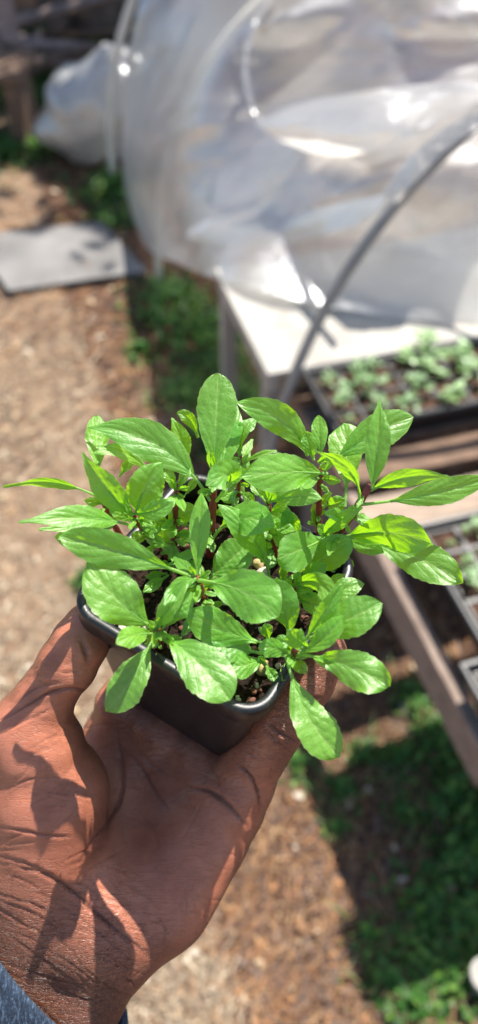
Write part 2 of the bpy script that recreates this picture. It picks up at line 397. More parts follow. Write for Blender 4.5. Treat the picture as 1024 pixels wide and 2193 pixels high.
# soil: lumpy sheet inside the pot
vs, fs = [], []; G = 74
rr = random.Random(5)
def soil_h(a, b_): return -.0125 + .0018 * math.sin(a * 190 + 1) * math.cos(b_ * 170) + .0012 * math.sin(a * 420 + b_ * 300)
sv = {}
for i in range(G):
    for j in range(G):
        a = (i / (G - 1) * 2 - 1) * .0362; b_ = (j / (G - 1) * 2 - 1) * .0362
        k = max(abs(a), abs(b_)); m_ = math.hypot(a, b_)
        if m_ > .0465: f_ = .0465 / m_; a *= f_; b_ *= f_
        vs.append(PL(a, b_, soil_h(a, b_) + rr.uniform(-.0006, .0010)))
fs = [(i * G + j, (i + 1) * G + j, (i + 1) * G + j + 1, i * G + j + 1) for i in range(G - 1) for j in range(G - 1)]
mesh('potting_mix', vs, fs, pot, M_SOIL, False)
# granules lying on the soil
def lump(r, seed, sub=2):
    bm = bmesh.new(); bmesh.ops.create_icosphere(bm, subdivisions=sub, radius=r); q = random.Random(seed)
    ph = [q.uniform(0, 6) for _ in range(6)]
    for v in bm.verts:
        d = v.co.normalized(); v.co *= 1 + .22 * math.sin(3 * d.x + ph[0]) * math.cos(3 * d.y + ph[1]) + .13 * math.sin(7 * d.z + ph[2] + 4 * d.x) + q.uniform(-.05, .05)
    me = bpy.data.meshes.new('granule'); bm.to_mesh(me); bm.free(); me.polygons.foreach_set('use_smooth', [True] * len(me.polygons)); return me
protos = []
for i in range(5):
    for mat_ in (M_PERL, M_PERLY, M_BARK):
        me = lump(1, i * 7 + 1); me.materials.append(mat_); protos.append((me, mat_))
gr_ = random.Random(23)
spots = [(560, 1505, 2.6, 0), (578, 1500, 1.7, 0), (590, 1490, 1.5, 1), (562, 1440, 2.2, 1), (590, 1470, 1.0, 0), (508, 1505, 1.2, 0), (551, 1468, .9, 0), (545, 1480, 1.3, 2), (540, 1500, 1.2, 2), (575, 1475, 1.2, 2),
         (553, 1210, 2.2, 1), (562, 1230, 3.0, 0), (556, 1240, 2.0, 1), (550, 1255, 1.6, 0), (600, 1440, 1.1, 0), (605, 1452, 1.2, 1), (596, 1425, 1.3, 0), (262, 1352, 1.8, 0), (240, 1345, 1.2, 0), (228, 1335, 1.2, 2), (222, 1310, 1.6, 2), (255, 1335, 1.5, 2),
         (660, 1345, 1.3, 0), (668, 1350, 1.2, 0), (655, 1322, 1.3, 2), (662, 1330, 1.1, 0), (395, 1170, 1.6, 2), (385, 1160, 1.3, 2), (375, 1165, 1.4, 0), (330, 1240, 1.6, 0), (340, 1265, 1.3, 2), (175, 1280, 1.5, 2), (190, 1300, 1.5, 0)]
def drop(px, py, r, kind):
    q = PH(px, py, -.0125); d = q - P0; a, b_ = d @ X0, d @ Y0
    if max(abs(a), abs(b_)) > .0345 or math.hypot(a, b_) > .0445: return
    o = bpy.data.objects.new(['perlite_grain', 'perlite_grain', 'bark_chip'][kind], protos[gr_.randrange(5) * 3 + kind][0]); COL.objects.link(o); o.parent = pot
    o.matrix_parent_inverse = Matrix.Translation(pot.location).inverted()
    o.location = PL(a, b_, soil_h(a, b_) + r * .0005); o.scale = (r * .00095, r * .0012, r * .0009); o.rotation_euler = [gr_.uniform(0, 6) for _ in range(3)]
for s_ in spots: drop(*s_)
for k in range(110):
    a, b_ = gr_.uniform(-.034, .034), gr_.uniform(-.034, .034); px, py, _ = topx(PL(a, b_, -.0125))
    if k < 105: drop(px, py, gr_.uniform(.5, 1.4), gr_.choice([0, 0, 1, 2, 2, 2, 2]))

# ------------------------------------------------------------------ herb leaves
LR = random.Random(42)
def make_leaf(parent, b, tp, width, pet=.1, off=(0, 0), bow=2.0, roll=0.0, fold=.12, tint=0.0, tip=.8, wave=1.0, rise=None, nx=13, ny=34):
    """b, tp = (px, py, height mm) of base and tip; width in photo pixels; bow = arch of the midrib towards the camera, mm"""
    B = PH(b[0], b[1], b[2] * .001); T = PH(tp[0], tp[1], tp[2] * .001)
    mp = (B + T) / 2; vd = nrm(CAM - mp); dm = (mp - CAM) @ AF; ppm = FPX / dm
    M = mp + (off[0] * AR - off[1] * AU) / ppm * 2.0 + vd * bow * .002
    W = width / ppm / 2 * .86; roll += LR.gauss(0, 10); fold += LR.gauss(0, .09); tint = min(1, max(0, tint + LR.uniform(-.05, .18)))
    def mid(s): return (1 - s) ** 2 * B + 2 * s * (1 - s) * M + s * s * T
    def tan(s): return nrm(2 * (1 - s) * (M - B) + 2 * s * (T - M))
    ph = [LR.uniform(0, 6.28) for _ in range(6)]; wv = wave * LR.uniform(.8, 2.0)
    V, UVs, F = [], [], []
    a_, b_ = 1.15, tip * 1.5
    pk = (a_ / (a_ + b_)) ** a_ * (b_ / (a_ + b_)) ** b_
    for j in range(ny):
        s0 = j / (ny - 1); s = pet + (1 - pet) * s0
        p = mid(s); t_ = tan(s); v_ = nrm(CAM - p); side = nrm(np.cross(t_, v_)); n = nrm(np.cross(side, t_)) * (1 if np.dot(np.cross(side, t_), v_) > 0 else -1)
        ra = R_(roll + 7 * math.sin(ph[0] + 2.2 * s0)); side, n = side * math.cos(ra) + n * math.sin(ra), n * math.cos(ra) - side * math.sin(ra)
        wd_ = W * max(.02, (s0 ** a_ * (1 - s0) ** b_) / pk) if 0 < s0 < 1 else W * .02
        wd_ = max(wd_, .0006 if j < ny - 1 else .0001)
        for i in range(nx):
            u = i / (nx - 1) * 2 - 1; au = abs(u)
            e = 1 + (.075 * ((s0 * 10 + ph[1]) % 1) * min(1, wd_ / W) + .012 * math.sin(s0 * 31 + ph[2] * (1 if u > 0 else 2))) * au ** 4
            phs = s0 * 4.8 - au ** .85 * 2.3; fr = abs((phs % 1) - .5) * 2
            z = fold * au * wd_ + .00042 * (fr ** .7 - .5) * min(1, wd_ / W + .1) * (1 - .5 * au) * .38 * (W / .007)
            z += -.0009 * (max(0, 1 - au * 5)) * wd_ / W * .5
            z += wv * W * .09 * au * au * math.sin(s0 * 9 + ph[3] + (1.7 if u > 0 else 0)) + wv * W * .05 * au ** 3 * math.sin(s0 * 19 + ph[4] + u)
            z -= fold * .5 * au ** 3 * wd_
            z += .00022 * math.sin(u * 9 + s0 * 37 + ph[5]) * math.sin(s0 * 23 - u * 6 + ph[2]) * min(1, wd_ / W) * min(1, W / .006)
            V.append(p + side * (u * wd_ * e * (1 - .08 * fold)) + n * z)
            UVs.append((i / (nx - 1), max(.001, s0)))
    F = [(j * nx + i, j * nx + i + 1, (j + 1) * nx + i + 1, (j + 1) * nx + i) for j in range(ny - 1) for i in range(nx - 1)]
    # petiole and the keel of the midrib as one slim tube
    K = 7; m_ = 11; n0 = len(V); a0 = None
    for j in range(m_):
        s = (pet + .45 * (1 - pet)) * j / (m_ - 1); p = mid(s); t_ = tan(s); v_ = nrm(CAM - p)
        aa = nrm(np.cross(t_, v_)); bb = nrm(np.cross(aa, t_)); r = .00075 * (1 - .75 * j / (m_ - 1)) * (.6 + W / .018)
        below = .0 if s < pet else .0006 * min(1, (s - pet) / .1)
        for k in range(K):
            q = 2 * math.pi * k / K; V.append(p - v_ * below + r * (math.cos(q) * aa + math.sin(q) * bb)); UVs.append((.5, -.5))
    F += [(n0 + j * K + k, n0 + j * K + (k + 1) % K, n0 + (j + 1) * K + (k + 1) % K, n0 + (j + 1) * K + k) for j in range(m_ - 1) for k in range(K)]
    o = mesh('leaf', V, F, parent, M_LEAF, True)
    uvl = o.data.uv_layers.new(name='UVMap'); idx = np.empty(len(o.data.loops), dtype=np.int32); o.data.loops.foreach_get('vertex_index', idx)
    uvl.data.foreach_set('uv', np.array(UVs, dtype=np.float32)[idx].ravel())
    ca = o.data.color_attributes.new('tint', 'FLOAT_COLOR', 'POINT')
    ca.data.foreach_set('color', np.tile(np.array([tint, .068, 0, 1], dtype=np.float32), (len(V), 1)).ravel())
    return o
def stem(parent, pts, r0, r1, mat=None, name='stem'):
    q = spline([PH(*(p[0], p[1], p[2] * .001)) for p in pts], 16)
    mb = MB(); mb.tube(q, [r0 + (r1 - r0) * i / 15 + .00012 * math.sin(i * 2.1) for i in range(16)], 9); return mb.build(name, mat or M_STEM, parent, True)
def plant(name_label, base, stems, leaves):
    e = empty('herb_seedling', tuple(PH(base[0], base[1], -.013)))
    tag(e, name_label, 'plant', 'herb seedlings in the held pot')
    for s_ in stems: stem(e, *s_)
    for lf in leaves:
        lf = list(lf); kw = lf.pop() if isinstance(lf[-1], dict) else {}
        make_leaf(e, *lf, **kw)
    for s_ in stems:                                  # little side shoots in the leaf axils
        pts = s_[0]
        if len(pts) < 4: continue
        for k in range(17):
            f_ = LR.uniform(.15, .95) * (len(pts) - 1); i = int(f_); u = f_ - i; p = [pts[i][c] * (1 - u) + pts[min(i + 1, len(pts) - 1)][c] * u for c in range(3)]
            a = LR.uniform(0, 6.28); L = LR.uniform(18, 56)
            make_leaf(e, tuple(p), (p[0] + L * math.cos(a), p[1] + L * math.sin(a) * .8, p[2] + LR.uniform(0, 9)), L * LR.uniform(.4, .6), pet=.12, bow=1.0, roll=LR.gauss(0, 20), tint=LR.uniform(0, .5), tip=LR.uniform(.5, .8), nx=9, ny=18)
    return e
D = dict
# centre: tall one
plant('tallest herb seedling in the middle, one broad leaf standing straight up', (452, 1192),
      [([(450, 1195, -14), (454, 1120, 12), (457, 1050, 30), (458, 1005, 38)], .0017, .0011)],
      [((457, 1015, 36), (468, 799, 60), 96, D(pet=.03, bow=1.5, fold=.18, tip=.40, roll=-6)),
       ((450, 1072, 26), (188, 915, 42), 96, D(pet=.16, bow=4.5, off=(20, -38), fold=.12, roll=-14, tip=.85)),
       ((464, 1073, 26), (441, 1040, 50), 76, D(pet=.3, bow=6, off=(40, -38), fold=.05, tip=.6)),
       ((463, 1020, 34), (530, 1012, 44), 44, D(pet=.05, bow=2, fold=.05, tip=.6)),
       ((468, 1020, 30), (508, 868, 42), 66, D(pet=.05, bow=1.5, roll=22, tip=.7)),
       ((455, 1155, 4), (588, 1128, 26), 84, D(pet=.22, bow=5, off=(-10, -30), fold=-.10, tip=.55, roll=8)),
       ((455, 1010, 38), (446, 966, 47), 20, D(pet=.02, bow=.5, roll=35, tint=.6, nx=7, ny=16)),
       ((462, 1005, 38), (452, 962, 48), 15, D(pet=.02, bow=.5, roll=-40, tint=.6, nx=7, ny=16)),
       ((450, 1165, 2), (360, 1210, 4), 26, D(pet=.2, bow=2, roll=10, nx=9, ny=20)),
       ((449, 1238, -4), (538, 1160, 8), 88, D(pet=.05, bow=2, tip=.55, fold=.08)),
       ((453, 1240, -8), (540, 1200, -2), 36, D(pet=.1, bow=1, tip=.6))])
# node left of centre: big mid leaves
plant('herb seedling with the biggest glossy leaf drooping over the middle of the pot', (446, 1310),
      [([(452, 1322, -14), (440, 1285, 2), (428, 1252, 16), (420, 1236, 21)], .0014, .0010)],
      [((424, 1243, 20), (594, 1322, 30), 122, D(pet=.10, bow=5, off=(12, -14), fold=.06, tip=.5, roll=-4)),
       ((402, 1232, 22), (128, 1148, 36), 92, D(pet=.14, bow=4, off=(0, -6), fold=.10, tip=.50, roll=6)),
       ((421, 1230, 22), (432, 1055, 42), 52, D(pet=.03, bow=1.5, fold=.30, tip=.6, roll=-8)),
       ((424, 1238, 20), (352, 1298, 28), 44, D(pet=.05, bow=2, off=(-4, -10), roll=20, tip=.7)),
       ((420, 1238, 20), (372, 1192, 10), 30, D(pet=.1, bow=2, roll=-20)),
       ((418, 1232, 22), (407, 1212, 27), 16, D(pet=.02, bow=.3, roll=30, tint=.7, nx=7, ny=14)),
       ((426, 1245, 14), (392, 1300, 14), 34, D(pet=.1, bow=2, roll=-25)),
       ((443, 1290, 4), (386, 1368, 2), 40, D(pet=.1, bow=2, roll=-25)),
       ((446, 1240, 2), (388, 1202, 0), 44, D(pet=.1, bow=1, roll=10))])
# front-left rosette
plant('low herb seedling at the front left rim, leaves fanning over the wall', (338, 1372),
      [([(343, 1388, -14), (341, 1370, 0), (338, 1354, 9), (336, 1346, 12)], .0015, .0011)],
      [((340, 1357, 10), (492, 1500, 14), 118, D(pet=.12, bow=4, off=(4, -12), fold=.08, tip=.42, roll=4)),
       ((332, 1360, 10), (230, 1524, -2), 92, D(pet=.14, bow=4, off=(6, 2), fold=.10, tip=.50, roll=-4)),
       ((330, 1346, 12), (186, 1203, 30), 122, D(pet=.05, bow=4, off=(-6, 10), fold=.10, tip=.60, roll=10)),
       ((326, 1358, 12), (249, 1380, 26), 52, D(pet=.04, bow=3, off=(0, -8), fold=.1, tip=.55, wave=2.2)),
       ((332, 1346, 12), (402, 1242, 32), 66, D(pet=.03, bow=3, fold=.28, tip=.75, tint=.25, roll=18)),
       ((345, 1350, 10), (412, 1268, 20), 58, D(pet=.05, bow=2, fold=.2, tip=.55, roll=-10)),
       ((335, 1348, 12), (342, 1322, 19), 16, D(pet=.02, bow=.3, roll=30, tint=.6, nx=7, ny=14)),
       ((328, 1350, 12), (318, 1335, 18), 14, D(pet=.02, bow=.3, roll=-30, tint=.6, nx=7, ny=14))])
# left leaner
plant('herb seedling leaning left on a bent red stem with long pointed pale leaves', (350, 1185),
      [([(362, 1196, -13), (335, 1160, 4), (303, 1128, 16), (285, 1102, 24)], .0014, .0011)],
      [((292, 1128, 18), (38, 1119, 36), 64, D(pet=.16, bow=5, off=(6, -14), fold=.08, tip=1.05, roll=-8)),
       ((284, 1104, 25), (176, 968, 44), 74, D(pet=.02, bow=2.5, off=(-4, 6), fold=.25, tip=.9, roll=14, tint=.15)),
       ((292, 1100, 25), (348, 990, 42), 92, D(pet=.03, bow=2, off=(-10, 0), fold=.15, tip=.70, roll=-10)),
       ((288, 1100, 25), (372, 1074, 38), 50, D(pet=.03, bow=3, off=(0, 6), fold=.05, tip=.55)),
       ((294, 1125, 17), (238, 1066, 26), 48, D(pet=.1, bow=2, off=(-6, -2), roll=15, tip=.7)),
       ((296, 1128, 16), (300, 1090, 24), 14, D(pet=.3, bow=1, nx=7, ny=16)),
       ((284, 1100, 26), (262, 1058, 33), 14, D(pet=.02, bow=.5, roll=50, tint=.7, nx=7, ny=14)),
       ((283, 1102, 26), (268, 1078, 33), 18, D(pet=.02, bow=.5, roll=-30, tint=.7, nx=7, ny=14))])
# far left one behind
plant('herb seedling at the back left corner with a thin arched leaf pointing far left', (268, 1160),
      [([(300, 1165, -13), (262, 1150, 2), (232, 1100, 18), (213, 1052, 30)], .0013, .0009)],
      [((219, 1070, 26), (5, 1043, 34), 34, D(pet=.22, bow=3, off=(4, -22), fold=.2, tip=1.0, roll=48, tint=.35)),
       ((216, 1062, 28), (209, 889, 40), 56, D(pet=.30, bow=1, off=(-4, 0), fold=.1, tip=.45)),
       ((214, 1060, 28), (228, 1040, 33), 10, D(pet=.1, bow=.5, nx=7, ny=12)),
       ((240, 1128, 12), (118, 1150, 16), 70, D(pet=.1, bow=2, off=(0, 8), tip=.6)),
       ((236, 1120, 14), (82, 1134, 22), 28, D(pet=.1, bow=2, tip=.9)),
       ((322, 1014, 20), (199, 972, 38), 42, D(pet=.02, bow=5, off=(4, -24), fold=.15, tip=.7, roll=-30, tint=.55)),
       ((256, 1020, 18), (288, 972, 26), 26, D(pet=.1, bow=1, tip=.7))])
# back-left-centre
plant('herb seedling behind the left group, its brown stem rising beside the tall one', (372, 1192),
      [([(372, 1200, -13), (374, 1150, 4), (376, 1090, 20), (379, 1035, 30)], .0014, .0009)],
      [((372, 1150, 5), (424, 1090, 20), 66, D(pet=.15, bow=3, off=(-14, -12), tip=.6, roll=-8)),
       ((371, 1160, 2), (318, 1120, 12), 58, D(pet=.15, bow=3, off=(0, 14), tip=.5, tint=.35, roll=12)),
       ((378, 1045, 28), (408, 1000, 36), 30, D(pet=.1, bow=2, roll=30, tint=.55, tip=.7)),
       ((379, 1040, 29), (352, 1006, 36), 30, D(pet=.1, bow=2, roll=-20, tint=.3, tip=.7)),
       ((402, 985, 24), (368, 894, 38), 46, D(pet=.05, bow=2, off=(4, 4), tip=.8, roll=-10)),
       ((424, 936, 26), (379, 884, 36), 32, D(pet=.05, bow=3, off=(4, -12), tip=.6, roll=10)),
       ((376, 1090, 18), (424, 1020, 28), 20, D(pet=.5, bow=1, tint=.3)),
       ((374, 1120, 12), (316, 1110, 22), 40, D(pet=.2, bow=2, tip=.7, roll=10))])
# back centre
plant('small herb seedling at the back, peeping out behind the tall upright leaf', (512, 1085),
      [([(512, 1095, -12), (511, 1050, 8), (512, 1010, 20), (515, 975, 30)], .0011, .0008)],
      [((515, 978, 29), (548, 898, 42), 42, D(pet=.1, bow=4, off=(-10, -12), roll=20, tip=.5)),
       ((514, 980, 29), (496, 898, 40), 40, D(pet=.1, bow=2, tip=.5)),
       ((512, 1000, 22), (594, 966, 34), 18, D(pet=.2, bow=3, off=(0, -8), tint=.5, roll=30)),
       ((515, 985, 28), (541, 940, 30), 24, D(pet=.1, bow=1, tint=.7, roll=35)),
       ((512, 1050, 8), (478, 1075, 8), 30, D(pet=.15, bow=2, tip=.6)),
       ((512, 1052, 8), (545, 1075, 8), 28, D(pet=.15, bow=2, tip=.6))])
# upper centre-right (pale wide leaf)
plant('herb seedling right of the tall one, its pale wide leaf lying level across the others', (680, 1150),
      [([(681, 1152, -10), (683, 1110, 8), (683, 1060, 24), (688, 1005, 38)], .0015, .0011)],
      [((700, 1015, 37), (516, 1020, 47), 92, D(pet=.05, bow=3, off=(6, -6), fold=.05, tip=.55, roll=-6)),
       ((658, 975, 34), (507, 862, 50), 74, D(pet=.02, bow=4, off=(24, -16), fold=.14, tip=.6, roll=10)),
       ((688, 975, 42), (682, 889, 52), 40, D(pet=.02, bow=1, fold=.25, tip=.5, roll=-10, tint=.2)),
       ((672, 985, 36), (656, 924, 44), 38, D(pet=.02, bow=1, tip=.5)),
       ((682, 990, 40), (712, 972, 46), 20, D(pet=.02, bow=1, tint=.7, nx=7, ny=14)),
       ((683, 1082, 14), (742, 1070, 26), 42, D(pet=.35, bow=3, off=(-4, 6), tip=.55)),
       ((695, 1010, 38), (724, 968, 46), 18, D(pet=.02, bow=1, tint=.4, nx=7, ny=14))])
# bushy middle
plant('bushy herb seedling in the middle with short pale leaves behind the soil gap', (590, 1200),
      [([(592, 1205, -11), (585, 1160, 4), (578, 1110, 16), (575, 1072, 24)], .0013, .0009)],
      [((576, 1076, 24), (690, 1068, 38), 50, D(pet=.02, bow=3, off=(0, -10), fold=.12, tip=.6, tint=.15)),
       ((572, 1062, 26), (656, 1028, 34), 36, D(pet=.02, bow=2, off=(0, -6), tip=.8)),
       ((574, 1072, 25), (560, 1030, 34), 26, D(pet=.02, bow=1, tint=.6, roll=20)),
       ((577, 1074, 25), (592, 1040, 33), 22, D(pet=.02, bow=1, tint=.6, roll=-30)),
       ((604, 1190, 2), (600, 1076, 22), 66, D(pet=.08, bow=2, fold=.1, tip=.50)),
       ((618, 1180, 2), (634, 1106, 16), 40, D(pet=.08, bow=2, fold=.1, tip=.6)),
       ((572, 1080, 22), (536, 1030, 26), 24, D(pet=.3, bow=2, tint=.4)),
       ((578, 1246, -8), (466, 1080, 26), 66, D(pet=.22, bow=6, off=(22, -6), fold=-.15, tip=.7, roll=-20)),
       ((575, 1180, 2), (560, 1160, 10), 40, D(pet=.05, bow=1, roll=20, tip=.6)),
       ((600, 1085, 20), (636, 1140, 12), 46, D(pet=.05, bow=2, tip=.6))])
# right leaner
plant('tallest right-hand herb seedling, its thick red stem leaning right under two long leaves', (612, 1255),
      [([(608, 1262, -13), (655, 1205, 4), (735, 1130, 26), (792, 1040, 44)], .0017, .0013)],
      [((797, 1046, 44), (812, 856, 66), 62, D(pet=.02, bow=2, off=(4, 0), fold=.35, tip=.8, roll=-14, tint=.1)),
       ((778, 1080, 38), (1066, 1018, 52), 66, D(pet=.20, bow=4, off=(4, 8), fold=.06, tip=.8, roll=6)),
       ((794, 1050, 42), (962, 1022, 62), 46, D(pet=.02, bow=4, off=(-2, -14), fold=.2, tip=.9, roll=-38, tint=.6)),
       ((768, 1082, 38), (672, 964, 54), 50, D(pet=.14, bow=4, off=(30, -14), fold=.15, tip=.8, roll=42, tint=.65)),
       ((720, 985, 36), (886, 893, 50), 86, D(pet=.02, bow=3, off=(-6, -8), fold=.12, tip=.50, roll=8)),
       ((738, 1085, 24), (736, 906, 38), 86, D(pet=.22, bow=2, off=(6, 0), fold=.08, tip=.40)),
       ((690, 1150, 20), (777, 1086, 40), 44, D(pet=.02, bow=3, off=(-4, -6), fold=.35, tip=.9, roll=-25)),
       ((740, 1150, 16), (928, 1166, 38), 96, D(pet=.03, bow=5, off=(0, -16), fold=-.10, tip=.55, roll=-8)),
       ((745, 1158, 14), (992, 1248, 28), 92, D(pet=.20, bow=3, off=(10, -14), fold=.10, tip=.55)),
       ((744, 1158, 14), (822, 1182, 24), 44, D(pet=.05, bow=2, tip=.6)),
       ((638, 1232, 2), (753, 1153, 26), 78, D(pet=.04, bow=3, fold=.15, tip=.45, roll=6)),
       ((703, 1148, 16), (594, 1196, 28), 92, D(pet=.02, bow=4, off=(0, 4), fold=.05, tip=.42, roll=-4)),
       ((742, 1130, 22), (756, 1098, 30), 16, D(pet=.02, bow=1, tint=.5, nx=7, ny=14)),
       ((730, 1135, 20), (704, 1110, 28), 14, D(pet=.02, bow=1, tint=.5, nx=7, ny=14))])
# right, mid height cluster at the front-right rim
plant('spreading herb seedling at the front right corner with wavy leaves hanging outside the pot', (618, 1420),
      [([(616, 1425, -13), (622, 1412, -2), (628, 1400, 6), (634, 1388, 12)], .0015, .0012)],
      [((636, 1400, 8), (834, 1470, 20), 92, D(pet=.18, bow=4, off=(4, -10), fold=.06, tip=.45, wave=2.2)),
       ((614, 1406, 8), (729, 1622, -4), 100, D(pet=.16, bow=4, off=(-14, 14), fold=.07, tip=.45, roll=4)),
       ((662, 1368, 14), (820, 1293, 32), 96, D(pet=.03, bow=4, off=(8, -6), fold=.05, tip=.62)),
       ((690, 1292, 12), (780, 1250, 20), 52, D(pet=.05, bow=2, off=(0, -8), tip=.6)),
       ((655, 1370, 14), (734, 1250, 36), 46, D(pet=.02, bow=3, fold=.4, tip=.5, roll=-18)),
       ((644, 1398, 12), (738, 1318, 32), 56, D(pet=.02, bow=3, off=(2, 8), fold=.2, tip=.5, roll=14)),
       ((656, 1388, 14), (616, 1350, 30), 50, D(pet=.02, bow=3, fold=-.1, tip=.5, wave=2)),
       ((616, 1362, 6), (562, 1246, 24), 84, D(pet=.03, bow=3, off=(18, -6), fold=.08, tip=.45, roll=-6)),
       ((624, 1402, 8), (553, 1388, 18), 48, D(pet=.05, bow=3, off=(0, -6), tip=.5, fold=-.1)),
       ((588, 1380, 4), (398, 1312, 14), 88, D(pet=.24, bow=3, off=(6, 12), fold=.06, tip=.45, roll=4)),
       ((640, 1385, 12), (590, 1370, 14), 34, D(pet=.3, bow=2, tip=.5)),
       ((575, 1370, 0), (568, 1335, 10), 32, D(pet=.1, bow=2, tip=.5)),
       ((560, 1400, 0), (437, 1388, 8), 74, D(pet=.12, bow=2, off=(0, -6), tip=.55))])
# back-right corner
plant('herb seedling at the right rim with a yellow-green arched leaf curling over its neighbours', (622, 1282),
      [([(620, 1285, -12), (624, 1275, -4), (628, 1264, 4), (630, 1256, 8)], .0012, .0009)],
      [((618, 1258, 4), (718, 1300, 28), 52, D(pet=.05, bow=5, off=(14, -30), fold=.10, tip=.5, roll=-20, tint=.35)),
       ((626, 1284, -2), (698, 1306, 8), 54, D(pet=.18, bow=2, off=(0, -6), tip=.55, roll=-6)),
       ((640, 1240, 6), (700, 1210, 18), 44, D(pet=.1, bow=2, tip=.6)),
       ((700, 1260, 4), (740, 1232, 12), 34, D(pet=.1, bow=2, tip=.6))])
plant('tiny herb seedling sprouting in the bare soil by the front corner of the pot', (566, 1424),
      [([(572, 1432, -12), (570, 1426, -8), (566, 1420, -3)], .0008, .0007, M_BUD)],
      [((566, 1412, -3), (493, 1428, 4), 62, D(pet=.06, bow=3, off=(0, 4), fold=-.1, tip=.42)),
       ((568, 1424, -4), (596, 1462, 0), 26, D(pet=.1, bow=2, tip=.7)),
       ((566, 1424, -4), (555, 1405, 2), 22, D(pet=.1, bow=1, tip=.7))])
plant('tiny herb seedling with narrow green leaves between pale perlite lumps', (606, 1252),
      [([(606, 1256, -12), (606, 1250, -9), (606, 1244, -6)], .0007, .0006, M_BUD)],
      [((605, 1252, -8), (609, 1206, 6), 22, D(pet=.1, bow=2, tip=.5)), ((607, 1252, -8), (626, 1236, -2), 16, D(pet=.1, bow=2, tip=.5)), ((605, 1250, -8), (590, 1238, -2), 14, D(pet=.1, bow=2, tip=.5))])
plant('sprout with two small dark leaves beside the pebbly soil near the tall stem', (368, 1222),
      [([(368, 1226, -12), (367, 1220, -8), (367, 1214, -4)], .0007, .0006, M_BUD)],
      [((366, 1214, -4), (400, 1190, 4), 24, D(pet=.1, bow=2, tip=.5)), ((368, 1216, -4), (344, 1204, 2), 20, D(pet=.1, bow=2, tip=.5)),
       ((360, 1232, -8), (306, 1268, 0), 28, D(pet=.1, bow=3, tip=.6)), ((356, 1228, -8), (312, 1236, -2), 24, D(pet=.1, bow=2, tip=.6))])
plant('sprout with one round pale seed leaf inside the right rim corner', (726, 1206),
      [([(722, 1212, -12), (725, 1208, -9), (730, 1205, -6)], .0006, .0005, M_BUD)],
      [((730, 1204, -6), (758, 1212, -1), 26, D(pet=.05, bow=1, tip=.4)), ((726, 1206, -6), (706, 1222, -2), 22, D(pet=.05, bow=1, tip=.4))])

# ------------------------------------------------------------------ the open left hand (one continuous surface grown from a distance field)
VX = .00072
def camp(px, py, d): return np.array([(px - CX) / FPX * d, -(py - CY) / FPX * d, d])       # camera-space point
def pl(a, b_, h): q = PL(a, b_, h) - CAM; return np.array([q @ AR, q @ AU, q @ AF])
lo = np.array([-.165, -.262, .262]); hi = np.array([.060, -.020, .400])
dims = np.ceil((hi - lo) / VX).astype(int)
gx = [lo[i] + VX * np.arange(dims[i]) for i in range(3)]
FLD = np.full(dims, .05, dtype=np.float32)
def blend(pts, rads, k=.006):
    """one chain of round cones, joined smoothly to the rest"""
    pts = [np.asarray(p) for p in pts]; mr = max(rads) + k * 2 + .006
    i0 = np.maximum(0, np.floor((np.min(pts, axis=0) - mr - lo) / VX).astype(int)); i1 = np.minimum(dims, np.ceil((np.max(pts, axis=0) + mr - lo) / VX).astype(int))
    if np.any(i1 <= i0): return
    sl_ = tuple(slice(i0[i], i1[i]) for i in range(3)); dc = None; kk = .0018
    for (a, ra), (b_, rb_) in zip(zip(pts[:-1], rads[:-1]), zip(pts[1:], rads[1:])):
        X = gx[0][sl_[0]][:, None, None] - a[0]; Y = gx[1][sl_[1]][None, :, None] - a[1]; Z = gx[2][sl_[2]][None, None, :] - a[2]
        ab = b_ - a; tt = np.clip((X * ab[0] + Y * ab[1] + Z * ab[2]) / (ab @ ab), 0, 1)
        d = np.sqrt((X - tt * ab[0]) ** 2 + (Y - tt * ab[1]) ** 2 + (Z - tt * ab[2]) ** 2) - (ra + (rb_ - ra) * (tt * tt * (3 - 2 * tt)))
        if dc is None: dc = d
        else: h = np.clip(.5 + .5 * (dc - d) / kk, 0, 1); dc = dc * (1 - h) + d * h - kk * h * (1 - h)
    f_ = FLD[sl_]; h = np.clip(.5 + .5 * (f_ - dc) / k, 0, 1); FLD[sl_] = f_ * (1 - h) + dc * h - k * h * (1 - h)
# forearm and wrist, two bones wide
wr = camp(190, 1950, .322); ax_ = np.array([-.46, -.88, 0]); pp_ = np.array([.88, -.46, 0])
fo = wr + ax_ * .075 + np.array([0, 0, .004])
for sgn in (-1, 1):
    blend([wr + pp_ * .0115 * sgn, wr + ax_ * .03 + pp_ * .012 * sgn, fo + pp_ * .014 * sgn, fo + ax_ * .06 + pp_ * .015 * sgn], [.0205, .0200, .0225, .026], .010)
# palm rays
M5 = camp(470, 1722, .334); M4 = camp(385, 1672, .346); M3 = camp(305, 1625, .355); M2 = camp(245, 1590, .358)
blend([wr + pp_ * .014, camp(330, 1900, .330), M5], [.0205, .0205, .0158], .012)
blend([wr + pp_ * .004, camp(285, 1830, .339), M4], [.0205, .0175, .0140], .012)
blend([wr, camp(210, 1790, .342), M3], [.0205, .0170, .0140], .012)
blend([wr - pp_ * .004, camp(160, 1760, .340), M2], [.0205, .0180, .0145], .012)
blend([camp(360, 1935, .326), camp(440, 1800, .331), camp(478, 1735, .331)], [.0175, .0165, .0150], .012)      # heel of the little-finger side
# thumb ball and thumb
blend([camp(60, 1990, .322), camp(95, 1840, .316), camp(105, 1700, .309), camp(80, 1600, .303), camp(64, 1560, .301)], [.0215, .0235, .0235, .0180, .0150], .010)
blend([camp(10, 1800, .325), camp(20, 1650, .318)], [.022, .019], .012)
blend([camp(64, 1575, .301), camp(94, 1500, .298), camp(112, 1470, .297), camp(144, 1424, .294), camp(172, 1376, .293)], [.0150, .0116, .0106, .0112, .0104], .005)
blend([camp(172, 1376, .293), camp(188, 1340, .293)], [.0104, .0088], .003)
